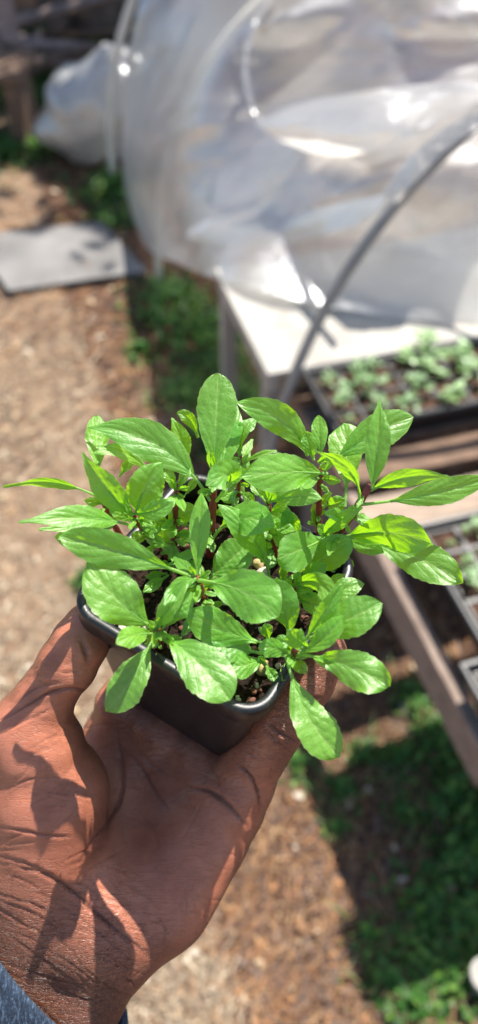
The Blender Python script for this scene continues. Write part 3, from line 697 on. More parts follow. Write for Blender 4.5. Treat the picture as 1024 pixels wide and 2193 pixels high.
# little finger up the right-hand wall
lf = [camp(492, 1695, .330), camp(528, 1655, .325), camp(598, 1545, .312), camp(655, 1455, .303), camp(692, 1398, .300)]
blend(lf, [.0148, .0126, .0118, .0112, .0094], .005)
blend([camp(500, 1712, .327), camp(520, 1690, .325)], [.0138, .0125], .004)
# three fingers under the pot, tips curling up behind it
for (x_, m_, r_) in ((.015, M4, .0098), (-.006, M3, .0102), (-.027, M2, .0100)):
    blend([m_, pl(x_, -.030, -.0895), pl(x_ + .002, -.002, -.0885), pl(x_ + .003, .022, -.0870), pl(x_ + .004, .042, -.0750)], [.0130, r_ + .0008, r_, r_ - .0008, r_ - .0018], .0075)
import openvdb as vdb
grid = vdb.FloatGrid(.05); grid.copyFromArray(np.ascontiguousarray(FLD)); grid.transform = vdb.createLinearTransform(VX)
pv, pq = grid.convertToQuads(0.0)
pv = np.asarray(pv, dtype=np.float64) + lo; pq = np.asarray(pq)
del FLD
# palm lines, as polylines seen from above the palm: (points, width px, depth mm)
CREASE = [([(0, 1772), (40, 1778), (110, 1790), (150, 1792)], 4, .7),
          ([(30, 1855), (90, 1870), (150, 1905), (200, 1950), (240, 1985), (290, 2025), (325, 2050)], 6, 1.3),
          ([(0, 1835), (60, 1850), (120, 1880)], 5, .6), ([(60, 1900), (160, 1960), (250, 2030), (300, 2075)], 4, .5),
          ([(250, 1560), (262, 1640), (262, 1700), (236, 1755), (200, 1800), (170, 1850)], 6, 1.1),
          ([(262, 1600), (300, 1640), (330, 1690), (362, 1740)], 5, .8), ([(290, 1600), (330, 1640), (370, 1665)], 4, .5),
          ([(400, 1688), (450, 1695), (500, 1735), (530, 1772)], 6, 1.25), ([(505, 1632), (535, 1660), (553, 1700), (556, 1735)], 5, 1.5),
          ([(575, 1545), (600, 1570), (640, 1590)], 5, 1.1), ([(568, 1560), (590, 1585), (628, 1612)], 4, .7), ([(636, 1470), (662, 1490), (690, 1496)], 4, .8),
          ([(0, 1545), (60, 1510), (110, 1482), (165, 1476), (210, 1490)], 5, 1.1), ([(0, 1575), (50, 1545), (110, 1520)], 4, .5), ([(20, 1520), (80, 1472), (130, 1462)], 4, .6),
          ([(100, 1430), (140, 1440), (180, 1436)], 3, .4), ([(172, 1368), (184, 1400), (188, 1420)], 7, 1.2),
          ([(70, 1600), (110, 1580), (160, 1572)], 3, .35), ([(0, 1700), (60, 1670), (120, 1665)], 3, .4), ([(40, 1740), (120, 1700), (200, 1710)], 3, .35),
          ([(335, 1960), (355, 1990), (352, 2020)], 4, .5), ([(394, 1890), (400, 1935), (398, 1965)], 3, .3),
          ([(160, 2060), (230, 2110), (280, 2140)], 3, .4), ([(60, 2010), (160, 2070), (262, 2150)], 3, .4), ([(0, 1930), (80, 1960), (150, 2010)], 3, .4)]
crs = random.Random(8)
def short_crease(x, y, a, L, dep, bendy=.25):
    a2 = a + crs.gauss(0, bendy); p1 = (x, y); p0 = (x - L / 2 * math.cos(a), y - L / 2 * math.sin(a)); p2 = (x + L / 2 * math.cos(a2), y + L / 2 * math.sin(a2)); CREASE.append(([p0, p1, p2], crs.uniform(2.6, 4.0), dep))
for k in range(46):       # across the wrist
    short_crease(crs.uniform(-10, 300), crs.uniform(1890, 2180), math.atan2(.46, .88) + crs.gauss(0, .16), crs.uniform(50, 170), crs.uniform(.16, .45))
for k in range(20): short_crease(crs.uniform(-10, 290), crs.uniform(1880, 2180), math.atan2(.88, -.30) + crs.gauss(0, .2), crs.uniform(40, 110), crs.uniform(.12, .30))
for k in range(34):       # ball of the thumb
    short_crease(crs.uniform(-10, 230), crs.uniform(1500, 1860), -.25 + crs.gauss(0, .3), crs.uniform(40, 130), crs.uniform(.12, .34))
for k in range(30): short_crease(crs.uniform(240, 500), crs.uniform(1660, 2000), crs.choice([-1.0, .45, 1.35]) + crs.gauss(0, .25), crs.uniform(40, 120), crs.uniform(.12, .32))
for k in range(8): short_crease(crs.uniform(70, 170), crs.uniform(1370, 1500), .1 + crs.gauss(0, .2), crs.uniform(30, 70), crs.uniform(.12, .3))
for k in range(10): t_ = crs.uniform(.1, .95); short_crease(530 + 155 * t_, 1650 - 250 * t_, .55 + crs.gauss(0, .15), crs.uniform(30, 70), crs.uniform(.15, .35))
pxx = CX + FPX * pv[:, 0] / pv[:, 2]; pyy = CY - FPX * pv[:, 1] / pv[:, 2]
# vertex normals
e1 = pv[pq[:, 1]] - pv[pq[:, 0]]; e2 = pv[pq[:, 3]] - pv[pq[:, 0]]; fn = np.cross(e1, e2); vn = np.zeros_like(pv)
for k in range(4): np.add.at(vn, pq[:, k], fn)
vn /= np.linalg.norm(vn, axis=1)[:, None] + 1e-12
ctr = pv.mean(0)
if ((pv - ctr) * vn).sum() < 0: vn = -vn; pq = pq[:, ::-1]
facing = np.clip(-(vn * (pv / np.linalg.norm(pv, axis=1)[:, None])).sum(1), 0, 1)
dark = np.zeros(len(pv)); push = np.zeros(len(pv))
frontm = np.where(facing > .02)[0]; fx, fy = pxx[frontm], pyy[frontm]
for pts, wpx, dep in CREASE:
    pts = np.array(spline(pts, 22 if len(pts) > 3 else 9)); ns = len(pts) - 1; mg = wpx * 5
    sel = np.where((fx > pts[:, 0].min() - mg) & (fx < pts[:, 0].max() + mg) & (fy > pts[:, 1].min() - mg) & (fy < pts[:, 1].max() + mg))[0]
    if not len(sel): continue
    x_, y_ = fx[sel], fy[sel]; best = np.full(len(sel), 1e9); tap = np.zeros(len(sel))
    for q_, (a, b_) in enumerate(zip(pts[:-1], pts[1:])):
        ab = b_ - a; tt = np.clip(((x_ - a[0]) * ab[0] + (y_ - a[1]) * ab[1]) / (ab @ ab), 0, 1)
        dd_ = (x_ - a[0] - tt * ab[0]) ** 2 + (y_ - a[1] - tt * ab[1]) ** 2
        k_ = dd_ < best; best = np.where(k_, dd_, best); tap = np.where(k_, np.sin(np.pi * np.clip((q_ + tt) / ns, .03, .97)) ** .7, tap)
    dp = dep * tap; wob_ = 1 + .35 * np.sin(x_ * .11 + y_ * .07) * np.sin(y_ * .13)
    g_ = np.exp(-best / (wpx * .75 * wob_) ** 2); g2 = np.exp(-best / (wpx * 3.0) ** 2); id_ = frontm[sel]
    push[id_] += dp * .0008 * g_ - dp * .0003 * (g2 - g_); dark[id_] = np.maximum(dark[id_], g_ * np.minimum(1, dp / 1.2))
pv = pv - vn * (push * np.clip(facing * 2, 0, 1))[:, None]
# skin tone: paler, pinker palm; browner wrist, finger sides and back of the hand; shade below the pot painted in
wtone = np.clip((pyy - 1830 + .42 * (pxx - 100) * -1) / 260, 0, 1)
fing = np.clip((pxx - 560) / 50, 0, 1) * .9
under = np.clip((1690 - pyy) / 120, 0, 1) * np.clip((pxx - 200) / 60, 0, 1) * np.clip((600 - pxx) / 60, 0, 1) * .4  # pot's shade on the palm and fingers, put into the skin colour
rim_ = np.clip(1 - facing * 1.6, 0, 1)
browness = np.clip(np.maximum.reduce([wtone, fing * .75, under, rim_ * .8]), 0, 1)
wpos = CAM + pv[:, :1] * AR + pv[:, 1:2] * AU + pv[:, 2:3] * AF
me = bpy.data.meshes.new('person'); me.from_pydata(wpos.tolist(), [], pq.tolist()); me.update()
me.polygons.foreach_set('use_smooth', [True] * len(me.polygons))
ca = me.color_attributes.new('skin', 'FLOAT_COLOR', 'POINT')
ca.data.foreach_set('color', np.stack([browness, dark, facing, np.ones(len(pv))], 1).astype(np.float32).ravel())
m, t, out = NM('skin'); g = N(t)
at = g.n('Attribute', attribute_name='skin'); sp = g.n('SeparateColor', {0: at.outputs['Color']})
co = g.n('TexCoord').outputs['Object']
nz = g.noise(38, 6, .68, co)
palm_c = g.mix(g.ramp(nz.outputs[0], [(.32, (0, 0, 0)), (.68, (1, 1, 1))]), (.32, .106, .058), (.53, .195, .112))
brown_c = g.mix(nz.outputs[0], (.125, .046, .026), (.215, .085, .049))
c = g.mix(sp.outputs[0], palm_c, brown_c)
c = g.mix(g.math('MULTIPLY', sp.outputs[1], .75), c, (.085, .030, .022))
# fine lines: stretched cells; coarser net at the wrist
mp1 = g.n('Mapping', {'Vector': co, 'Rotation': (0, 0, .5), 'Scale': (1, 1.8, 1.4)}).outputs[0]
wz = g.noise(260, 3, .6, co); wv_ = g.n('VectorMath', {0: mp1, 1: g.n('VectorMath', {0: wz.outputs[1], 1: (.0035, .0035, .0035)}, operation='MULTIPLY').outputs[0]}, operation='ADD').outputs[0]
v1 = g.n('TexVoronoi', {'Vector': wv_, 'Scale': 420.0}, feature='DISTANCE_TO_EDGE')
l1 = g.math('SUBTRACT', 1.0, g.math('DIVIDE', v1.outputs[0], .10), clamp=True)
mpw = g.n('Mapping', {'Vector': co, 'Rotation': (0, 0, -.55), 'Scale': (1, 7, 3.5)}).outputs[0]
mpv = g.n('Mapping', {'Vector': co, 'Rotation': (0, 0, .9), 'Scale': (1, 6, 3.0)}).outputs[0]
fold1 = g.math('ABSOLUTE', g.math('SUBTRACT', g.noise(75, 3, .55, mpw, .6).outputs[0], .5)); fold2 = g.math('ABSOLUTE', g.math('SUBTRACT', g.noise(60, 3, .55, mpv, .6).outputs[0], .5))
fl1 = g.math('SUBTRACT', 1.0, g.math('DIVIDE', fold1, .022), clamp=True); fl2 = g.math('SUBTRACT', 1.0, g.math('DIVIDE', fold2, .016), clamp=True)
pores = g.noise(1400, 2, .6, co)
v2 = g.n('TexVoronoi', {'Vector': wv_, 'Scale': 85.0}, feature='DISTANCE_TO_EDGE')
l2 = g.math('MULTIPLY', g.math('SUBTRACT', 1.0, g.math('DIVIDE', v2.outputs[0], .03), clamp=True), .25)
lines = g.math('ADD', g.math('MULTIPLY', l1, g.math('MULTIPLY', sp.outputs[0], .45)), g.math('MULTIPLY', g.math('MAXIMUM', fl1, g.math('MULTIPLY', fl2, .6)), g.math('MULTIPLY_ADD', sp.outputs[0], .75, .22)))
c = g.mix(g.math('MULTIPLY', lines, .30), c, (.10, .038, .026))
h = g.math('MULTIPLY', lines, -.8)
h = g.math('ADD', h, g.math('MULTIPLY', pores.outputs[0], .12))
bp = g.n('Bump', {'Strength': 1.0, 'Distance': .0005, 'Height': h})
b = g.n('BsdfPrincipled', {'Base Color': c, 'Roughness': .36, 'Specular IOR Level': .5, 'Normal': bp, 'Subsurface Weight': .2, 'Subsurface Radius': (1.0, .30, .15), 'Subsurface Scale': .003})
t.links.new(b.outputs[0], out.inputs[0])
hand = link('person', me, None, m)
tag(hand, 'open left hand and wrist, palm up, carrying the small black pot', 'person')
sm = hand.modifiers.new('smooth', 'CORRECTIVE_SMOOTH') if False else None

# sleeve cuff of blue-grey knit around the forearm
m, t, out = NM('blue knit'); g = N(t)
co = g.n('TexCoord').outputs['Object']
mp = g.n('Mapping', {'Vector': co, 'Rotation': (0, 0, R_(28)), 'Scale': (4.5, 1, 1)}).outputs[0]
n1 = g.noise(260, 4, .7, mp); n2 = g.noise(900, 3, .6, co)
c = g.ramp(g.math('ADD', g.math('MULTIPLY', n1.outputs[0], .7), g.math('MULTIPLY', n2.outputs[0], .3)), [(.38, (.008, .013, .026)), (.52, (.024, .045, .080)), (.68, (.12, .18, .26))])
bp = g.n('Bump', {'Strength': 1.0, 'Distance': .0012, 'Height': n1.outputs[0]})
b = g.n('BsdfPrincipled', {'Base Color': c, 'Roughness': .9, 'Sheen Weight': .03, 'Normal': bp}); t.links.new(b.outputs[0], out.inputs[0])
cs = []
c0 = camp(150, 2052, .324) - pp_ * .0125
lay = [(-.006, .92), (-.0005, .96), (.0015, 1.0), (.000, 1.05), (-.003, 1.065), (-.012, 1.07), (-.016, 1.045), (-.020, 1.07), (-.035, 1.10), (-.06, 1.16), (-.10, 1.25)]
for (dd, sc) in lay:
    ring = []
    for k in range(64):
        q = 2 * math.pi * k / 64
        w_ = 1 + .012 * math.sin(q * 5 + dd * 90) + .006 * math.sin(q * 11 + 2)
        ring.append(c0 + pp_ * .0470 * sc * w_ * math.cos(q) + np.array([0, 0, 1]) * .0280 * sc * w_ * math.sin(q) - ax_ * (dd - .019 * math.cos(q + .2)))
    cs.append([CAM + cam3(p) for p in ring])
vs, fs = loft(cs); sv_ = mesh('shirt_sleeve', vs, fs, hand, m, True); sv_['label'] = 'blue-grey knitted shirt cuff'

# ------------------------------------------------------------------ hoops of the low tunnel
def hoop(off, s0, W_, H_, r, name_label, mat, shift=0.0):
    pts = []
    base = np.array([.05, 1.25, 0]) + A_ * off
    for k in range(40):
        a = math.pi * k / 39
        x = W_ / 2 * (1 - math.cos(a)); z = H_ * math.sin(a) ** .9
        pts.append(base + C_ * (x + s0) + Z_ * z)
    mb = MB(); mb.tube(pts, r, 12); o = mb.build('hoop_pipe', mat, None, True)
    tag(o, name_label, 'pipe hoop', 'bent pipe hoops of the low tunnel'); return o
hoop(0, 0, 1.25, 1.06, .0115, 'nearest hoop, grey pipe rising from the front corner of the white board', M_PVC)
hoop(1.215, .01, 1.25, .93, .0125, 'middle hoop under the crumpled film, its foot bare between weeds', M_PVCW)
hoop(2.08, .0, 1.25, .96, .016, 'farthest cream hoop, standing beside the film-wrapped bundle', M_PVCW)

# ------------------------------------------------------------------ clear film over the hoops
m, t, out = NM('clear film'); g = N(t)
co = g.n('TexCoord').outputs['Object']
n1 = g.noise(1.6, 2, .5, co, .8); n2 = g.noise(5, 3, .5, co, 1.6); n3 = g.noise(40, 3, .5, co)
mpx = g.n('Mapping', {'Vector': co, 'Rotation': (.5, .3, .9), 'Scale': (1, 4, 1)}).outputs[0]; n4 = g.noise(2.2, 3, .5, mpx, 1.0)
hh = g.math('ADD', g.math('MULTIPLY', n1.outputs[0], 1.6), g.math('MULTIPLY', n4.outputs[0], .7)); hh = g.math('ADD', hh, g.math('MULTIPLY', n2.outputs[0], .35))
hh = g.math('ADD', hh, g.math('MULTIPLY', n3.outputs[0], .10))
bp = g.n('Bump', {'Strength': .7, 'Distance': .022, 'Height': hh})
dif = g.n('BsdfDiffuse', {'Color': (.62, .59, .54, 1), 'Normal': bp}); trl = g.n('BsdfTranslucent', {'Color': (.82, .79, .74, 1), 'Normal': bp})
gl = g.n('BsdfGlossy', {'Color': (.95, .97, 1, 1), 'Roughness': .34, 'Normal': bp})
tp_ = g.n('BsdfTransparent', {'Color': (.93, .93, .92, 1)})
a = g.n('MixShader', {0: .70, 1: dif.outputs[0], 2: trl.outputs[0]})
milk = g.ramp(g.math('ADD', g.math('MULTIPLY', n4.outputs[0], .6), g.math('MULTIPLY', n2.outputs[0], .4)), [(.3, (.52, .52, .52)), (.7, (.86, .86, .86))])
milkv = milk
a2 = g.n('MixShader', {0: milkv, 1: tp_.outputs[0], 2: a.outputs[0]})
fr = g.n('LayerWeight', {'Blend': .32, 'Normal': bp})
fz = g.math('MULTIPLY_ADD', fr.outputs[1], .50, .13, clamp=True)
a3 = g.n('MixShader', {0: fz, 1: a2.outputs[0], 2: gl.outputs[0]}); t.links.new(a3.outputs[0], out.inputs[0])
M_FILM = m
M_FILM2 = m.copy(); M_FILM2.name = 'gathered film'
for n_x in M_FILM2.node_tree.nodes:
    if n_x.type == 'VALTORGB': n_x.color_ramp.elements[0].color = (.9, .9, .9, 1); n_x.color_ramp.elements[1].color = (1, 1, 1, 1)
def bigrid(ctrl, nu, nv):
    """Catmull-Rom surface through rows of (px, py, depth)"""
    rows = [spline([P(*c) for c in r], nu) for r in ctrl]; rows = np.array(rows); cols = [spline(rows[:, i], nv) for i in range(nu)]
    return np.array(cols)      # nu x nv x 3
frs = random.Random(9)
def fnoise(i, j, s): return math.sin(i * s * 1.3 + 2 * math.sin(j * s * .7)) * math.cos(j * s * 1.1 + 1.7 * math.sin(i * s * .6))
def big(u, v):
    """a few broad folds that gather towards the top right"""
    a = math.atan2(v - .35, 1.05 - u); f1 = 1 - abs(math.sin(a * 7 + 1.3 * math.sin(u * 4))); f2 = 1 - abs(math.sin(a * 15 + 2 + 2 * math.sin(u * 3 + 1)))
    return (f1 ** 2.5 + .45 * f2 ** 2) * min(1, .25 + 1.2 * math.hypot(1.05 - u, v - .35))
def film_sheet(mb, ctrl, nu, nv, amp=.01, s=.2, seed=0, lead=0.0):
    gr3 = bigrid(ctrl, nu, nv)
    for i in range(nu):
        for j in range(nv):
            v_ = nrm(CAM - gr3[i, j]); q = lead * big(i / nu, j / nv) + amp * (fnoise(i + seed, j, s) + .5 * fnoise(i * 1.3 + seed, j * 1.7 + 3, s * 2.3) + .55 * (1 - abs(fnoise(i + 9 + seed, j * .4, s * 1.4))) ** 3)
            gr3[i, j] += v_ * q
    mb.add(gr3.reshape(-1, 3), [(i * nv + j, i * nv + j + 1, (i + 1) * nv + j + 1, (i + 1) * nv + j) for i in range(nu - 1) for j in range(nv - 1)])
film = empty('plastic_sheet', tuple(BL(.3, 1.0, -HT)))
tag(film, 'large crumpled clear plastic film draped over the tunnel hoops', 'plastic sheet')
# outer skin: rows run top to bottom, from the far left edge round to the right front
mb = MB()
film_sheet(mb, [
    [(345, -180, 2.95), (500, -190, 2.75), (660, -200, 2.5), (850, -210, 2.2), (1060, -220, 2.0), (1300, -220, 2.0)],
    [(300, 0, 2.88), (430, -10, 2.62), (590, -10, 2.12), (780, 0, 1.99), (980, 0, 1.75), (1250, 0, 1.75)],
    [(272, 130, 3.00), (370, 120, 2.66), (480, 110, 2.17), (640, 110, 2.14), (860, 100, 1.84), (1200, 90, 1.70)],
    [(262, 270, 3.10), (320, 260, 2.70), (410, 250, 2.26), (560, 250, 2.10), (760, 240, 1.86), (1150, 220, 1.64)],
    [(266, 390, 3.14), (300, 400, 2.76), (366, 390, 2.38), (520, 400, 2.06), (760, 390, 1.70), (1120, 330, 1.58)],
    [(290, 480, 3.00), (325, 500, 2.74), (366, 500, 2.40), (500, 520, 1.92), (760, 520, 1.79), (1120, 500, 1.60)],
    [(318, 535, 2.80), (338, 548, 2.60), (376, 562, 2.36), (482, 602, 1.825), (780, 672, 1.735), (1110, 706, 1.69)]], 130, 110, .004, .08, 0, .022)
mb.build('film_cover', M_FILM, film, True)
# the turned-back bright flap
mb = MB()
film_sheet(mb, [
    [(545, 262, 1.90), (640, 222, 1.80), (760, 198, 1.68), (880, 184, 1.62), (1060, 172, 1.55)],
    [(560, 275, 1.87), (650, 262, 1.77), (770, 240, 1.65), (880, 225, 1.60), (1040, 205, 1.54)],
    [(600, 300, 1.86), (680, 305, 1.76), (780, 290, 1.64), (870, 268, 1.58), (960, 245, 1.54)],
    [(660, 325, 1.88), (720, 335, 1.78), (790, 325, 1.68), (860, 298, 1.58), (930, 268, 1.55)]], 40, 24, .006, .2, 5)
mb.build('film_flap', M_FILM2, film, True); mb = MB()
# loose rim of the opening above it
film_sheet(mb, [
    [(590, -20, 2.06), (545, 40, 2.06), (522, 120, 2.04), (525, 190, 2.0), (548, 250, 1.95), (600, 300, 1.9)],
    [(600, -20, 2.04), (555, 43, 2.04), (532, 120, 2.02), (536, 190, 1.98), (557, 246, 1.94), (609, 294, 1.88)]], 50, 8, .006, .4, 2)
film_sheet(mb, [
    [(440, 470, 2.10), (560, 470, 1.93), (700, 440, 1.73), (830, 415, 1.56)],
    [(400, 500, 2.14), (560, 500, 1.90), (700, 470, 1.70), (820, 440, 1.55)],
    [(430, 520, 2.10), (560, 530, 1.92), (690, 505, 1.70), (790, 470, 1.58)]], 40, 14, .005, .2, 3)
film_sheet(mb, [
    [(815, 412, 1.335), (885, 330, 1.30), (960, 270, 1.27), (1070, 205, 1.23)],
    [(850, 436, 1.33), (915, 362, 1.29), (985, 300, 1.26), (1090, 235, 1.22)]], 36, 12, .006, .2, 4)
mb.build('film_fold', M_FILM2, film, True)

# ------------------------------------------------------------------ bench, white board, trays
bench = empty('slatted_bench', tuple(BL(.5, -.5, -HT)))
tag(bench, 'weathered wooden pallet bench with gaps between its slats, trays standing on it', 'bench')
def plank(name, s0, s1, t0, t1, z0, th, mat, par, jit=0.0):
    mb = MB(); mb.box(BL(s0, t0, z0 - th), C_ * (s1 - s0) + A_ * jit, A_ * (t1 - t0), Z_ * th, .003); return mb.build(name, mat, par)
ZB = -.06        # slat tops, below the white board
def sl_t(px, py): return bl_of(px, py, ZB)[1]
tcuts = [(sl_t(900, 775), sl_t(900, 812)), (sl_t(900, 870), sl_t(900, 925)), (sl_t(900, 945), sl_t(900, 1004)), (sl_t(900, 1042), sl_t(900, 1122)), (sl_t(900, 1170), sl_t(900, 1215))]
sL = bl_of(782, 1090, ZB)[0]
for i_, (ta, tb) in enumerate(tcuts): plank('slat', sL - .015 if i_ < 4 else sL + .10, 1.2, tb, ta, ZB, .018, M_WOOD if i_ == 3 else M_WOODD, bench, frs.uniform(-.01, .01))  # shaded slats get darker wood, the sunlit one paler: light painted as colour
plank('side_beam', sL - .012, sL + .012, sl_t(1000, 1640), .0, ZB - .0185, .085, M_WOODB, bench)
plank('side_beam', .75, .79, sl_t(1000, 1640), .0, ZB - .0185, .085, M_WOODB, bench)
for (s_, t_) in ((sL + .014, -.10), (sL + .35, sl_t(1000, 1690)), (.70, -.10), (.70, sl_t(1000, 1600))):
    mb = MB(); mb.box(BL(s_, t_, -HT), C_ * .05, A_ * .07, Z_ * (HT + ZB - .02), .003); mb.build('leg', M_WOODB, bench)
# white board lying beneath the film, on its own frame
wb = empty('white_table', tuple(BL(.5, .35, -HT)))
tag(wb, 'white board table top half covered by the plastic film', 'table')
mb = MB(); mb.box(BL(-.002, -.002, -.010), C_ * 1.42, A_ * .43, Z_ * .010, .003); mb.build('tabletop', M_WHITE, wb)
for (o_, x_, y_) in ((BL(0.004, 0.004, -.055), C_ * .022, A_ * .42), (BL(.027, .004, -.055), C_ * 1.38, A_ * .022), (BL(1.38, .027, -.055), C_ * .022, A_ * .39)):
    mb = MB(); mb.box(o_, x_, y_, Z_ * .0445, .002); mb.build('apron', M_OLDP if abs(x_[0]) < .05 else M_WOOD, wb)
for (s_, t_) in ((.006, .03), (.006, .38), (1.33, .03), (1.33, .38)):
    mb = MB(); mb.box(BL(s_, t_, -HT), C_ * .035, A_ * .035, Z_ * (HT - .0555), .003); mb.build('leg', M_OLDP, wb)
def tray(s0, s1, t0, t1, z0, hgt, label, rows, cols, seed):
    """s to the right, t away; z0 bottom above the bench origin"""
    tr = empty('seed_tray', tuple(BL((s0 + s1) / 2, (t0 + t1) / 2, z0)))
    tag(tr, label, 'seed tray', 'black seed trays on the bench')
    def rr4(i, z): return [BL(s0 + i, t0 + i, z), BL(s1 - i, t0 + i, z), BL(s1 - i, t1 - i, z), BL(s0 + i, t1 - i, z)]
    vs, fs = loft([rr4(.016, z0), rr4(.004, z0 + hgt - .006), rr4(.004, z0 + hgt), rr4(-.002, z0 + hgt - .004), rr4(-.003, z0 + hgt), rr4(.0, z0 + hgt + .0035), rr4(.005, z0 + hgt + .003), rr4(.009, z0 + hgt - .002), rr4(.020, z0 + .004)], True)
    b0 = MB(); b0.add(vs, fs); b0.add(rr4(.016, z0), [(0, 3, 2, 1)])
    # ribs down the wall
    for k in range(int((s1 - s0) / .02)):
        s_ = s0 + .01 + k * .02; b0.tube([BL(s_, t0 + .014, z0 + .004), BL(s_, t0 + .004, z0 + hgt - .008)], .002, 6)
    b0.build('tray_wall', M_TRAY, tr, False)
    # cell insert
    cb = MB(); sb = MB(); cs_ = (s1 - s0 - .03) / cols; ct = (t1 - t0 - .03) / rows; zt = z0 + hgt - .006; q = random.Random(seed)
    for i in range(cols):
        for j in range(rows):
            a, b_ = s0 + .015 + i * cs_, t0 + .015 + j * ct; e_ = .0035
            o4 = [BL(a, b_, zt), BL(a + cs_, b_, zt), BL(a + cs_, b_ + ct, zt), BL(a, b_ + ct, zt)]
            i4 = [BL(a + e_, b_ + e_, zt), BL(a + cs_ - e_, b_ + e_, zt), BL(a + cs_ - e_, b_ + ct - e_, zt), BL(a + e_, b_ + ct - e_, zt)]
            l4 = [BL(a + e_ * 2, b_ + e_ * 2, zt - .03), BL(a + cs_ - e_ * 2, b_ + e_ * 2, zt - .03), BL(a + cs_ - e_ * 2, b_ + ct - e_ * 2, zt - .03), BL(a + e_ * 2, b_ + ct - e_ * 2, zt - .03)]
            vv, ff = loft([o4, i4, l4]); cb.add(vv, ff)
            n = 6; pts = []
            for ii in range(n):
                for jj in range(n): pts.append(BL(a + e_ + (cs_ - 2 * e_) * ii / (n - 1), b_ + e_ + (ct - 2 * e_) * jj / (n - 1), zt - .006 + q.uniform(-.002, .003)))
            sb.add(pts, [(ii * n + jj, (ii + 1) * n + jj, (ii + 1) * n + jj + 1, ii * n + jj + 1) for ii in range(n - 1) for jj in range(n - 1)])
    cb.build('cell_insert', M_TRAY, tr); sb.build('potting_mix', M_SOIL2, tr)
    return [(s0 + .015 + (i + .5) * cs_, t0 + .015 + (j + .5) * ct, zt - .004) for i in range(cols) for j in range(rows)]
M_SOIL2 = simple_mat('tray mix', (.02, .012, .008), (.13, .07, .045), 160, .9, 1.0, 400, .2)
M_TL = leaf_material('young leaf', (.10, .24, .04), (.20, .38, .08), (.4, .5, .3), (.4, .6, .12), .25)
def sprig(seed, size=.02, n=16):
    q = random.Random(seed); V, F = [], []
    for k in range(n):
        a = q.uniform(0, 6.28); r = size * q.uniform(.1, .9); h = size * q.uniform(.3, 1.5) * (1.2 - r / size * .6); s = size * q.uniform(.24, .46)
        c = np.array([r * math.cos(a), r * math.sin(a), h]); d = nrm([math.cos(a), math.sin(a), q.uniform(-.2, .8)]); sd = nrm(np.cross(d, [0, 0, 1])); up = np.cross(sd, d); n0 = len(V)
        for (u, v_) in [(-1, 0), (-.35, .55), (.45, .5), (1, 0), (.45, -.5), (-.35, -.55)]: V.append(c + d * u * s + sd * v_ * s + up * (.25 * abs(v_) - .15 * u * u) * s)
        F.append(tuple(range(n0, n0 + 6)))
    for k in range(4):
        a = q.uniform(0, 6.28); mbx = MB(); mbx.tube([(0, 0, -.004), (size * .2 * math.cos(a), size * .2 * math.sin(a), size * .6), (size * .5 * math.cos(a), size * .5 * math.sin(a), size * 1.1)], size * .035, 5)
        n0 = len(V); V += [np.array(v) for v in mbx.v]; F += [tuple(i + n0 for i in f) for f in mbx.f]
    me = bpy.data.meshes.new('sprig'); me.from_pydata([tuple(v) for v in V], [], F); me.update(); me.materials.append(M_TL)
    me.uv_layers.new(name='UVMap'); ca = me.color_attributes.new('tint', 'FLOAT_COLOR', 'POINT'); ca.data.foreach_set('color', np.tile(np.array([.15, .05, 0, 1], dtype=np.float32), (len(V), 1)).ravel()); return me
SPR = [sprig(k) for k in range(5)]
sq = random.Random(77)
def fill(cells, label, group, sc, skip=0.08):
    for (s_, t_, z_) in cells:
        if sq.random() < skip: continue
        o = bpy.data.objects.new('tray_seedling', SPR[sq.randrange(5)]); COL.objects.link(o)
        o.location = BL(s_ + sq.uniform(-.011, .011), t_ + sq.uniform(-.011, .011), z_); k = sc * sq.choice([.45, .7, .9, 1.1, 1.45]) * sq.uniform(.85, 1.15); o.scale = (k, k, k * sq.uniform(.8, 1.3)); o.rotation_euler = (0, 0, sq.uniform(0, 6.28))
        tag(o, label, 'seedling', group)
ZT = ZB + .002
# far tray
s0, t0 = bl_of(722, 925, ZT + .055); s1 = s0 + .54; t1 = bl_of(680, 790, ZT + .055)[1]
c = tray(s0, s1, t0, min(t1, t0 + .28), ZT, .055, 'far black tray of leafy seedlings in front of the white board', 4, 9, 1)
fill(c, 'bushy grey-green seedling in the far tray by the white board', 'seedlings in the far tray', 1.3)
s0b, t1b = bl_of(885, 1128, ZT + .055)
c = tray(s0b, s0b + .54, t1b - .28, t1b, ZT, .055, 'middle black tray of small seedlings on the bench, below the sunlit slat', 5, 9, 2)
fill(c, 'small green seedling in the middle tray', 'seedlings in the middle tray', .85, .12)
s0c, t1c = bl_of(985, 1424, ZT + .055)
c = tray(s0c, s0c + .54, t1c - .13, t1c, ZT, .055, 'nearest black tray with an empty pale rim, at the bench end', 2, 8, 3)

# ------------------------------------------------------------------ yard behind
bx = empty('ground_board', tuple(P(150, 550, 2.9)))
cor = [onz(218, 474, .034), onz(316, 580, .034), onz(18, 622, .034)]; dv = cor[0] - cor[1]
q4 = cor[2] + dv * 1.05
bm_ = MB(); bm_.add([cor[1], cor[2], q4, cor[0], cor[1] - Z_ * .011, cor[2] - Z_ * .011, q4 - Z_ * .011, cor[0] - Z_ * .011], [(0, 3, 2, 1), (4, 5, 6, 7), (0, 1, 5, 4), (1, 2, 6, 5), (2, 3, 7, 6), (3, 0, 4, 7)])
bpy.data.objects.remove(bx); bo = bm_.build('ground_board', M_GREYB); tag(bo, 'flat grey weathered sheet lying on the ground beside the tunnel', 'board')

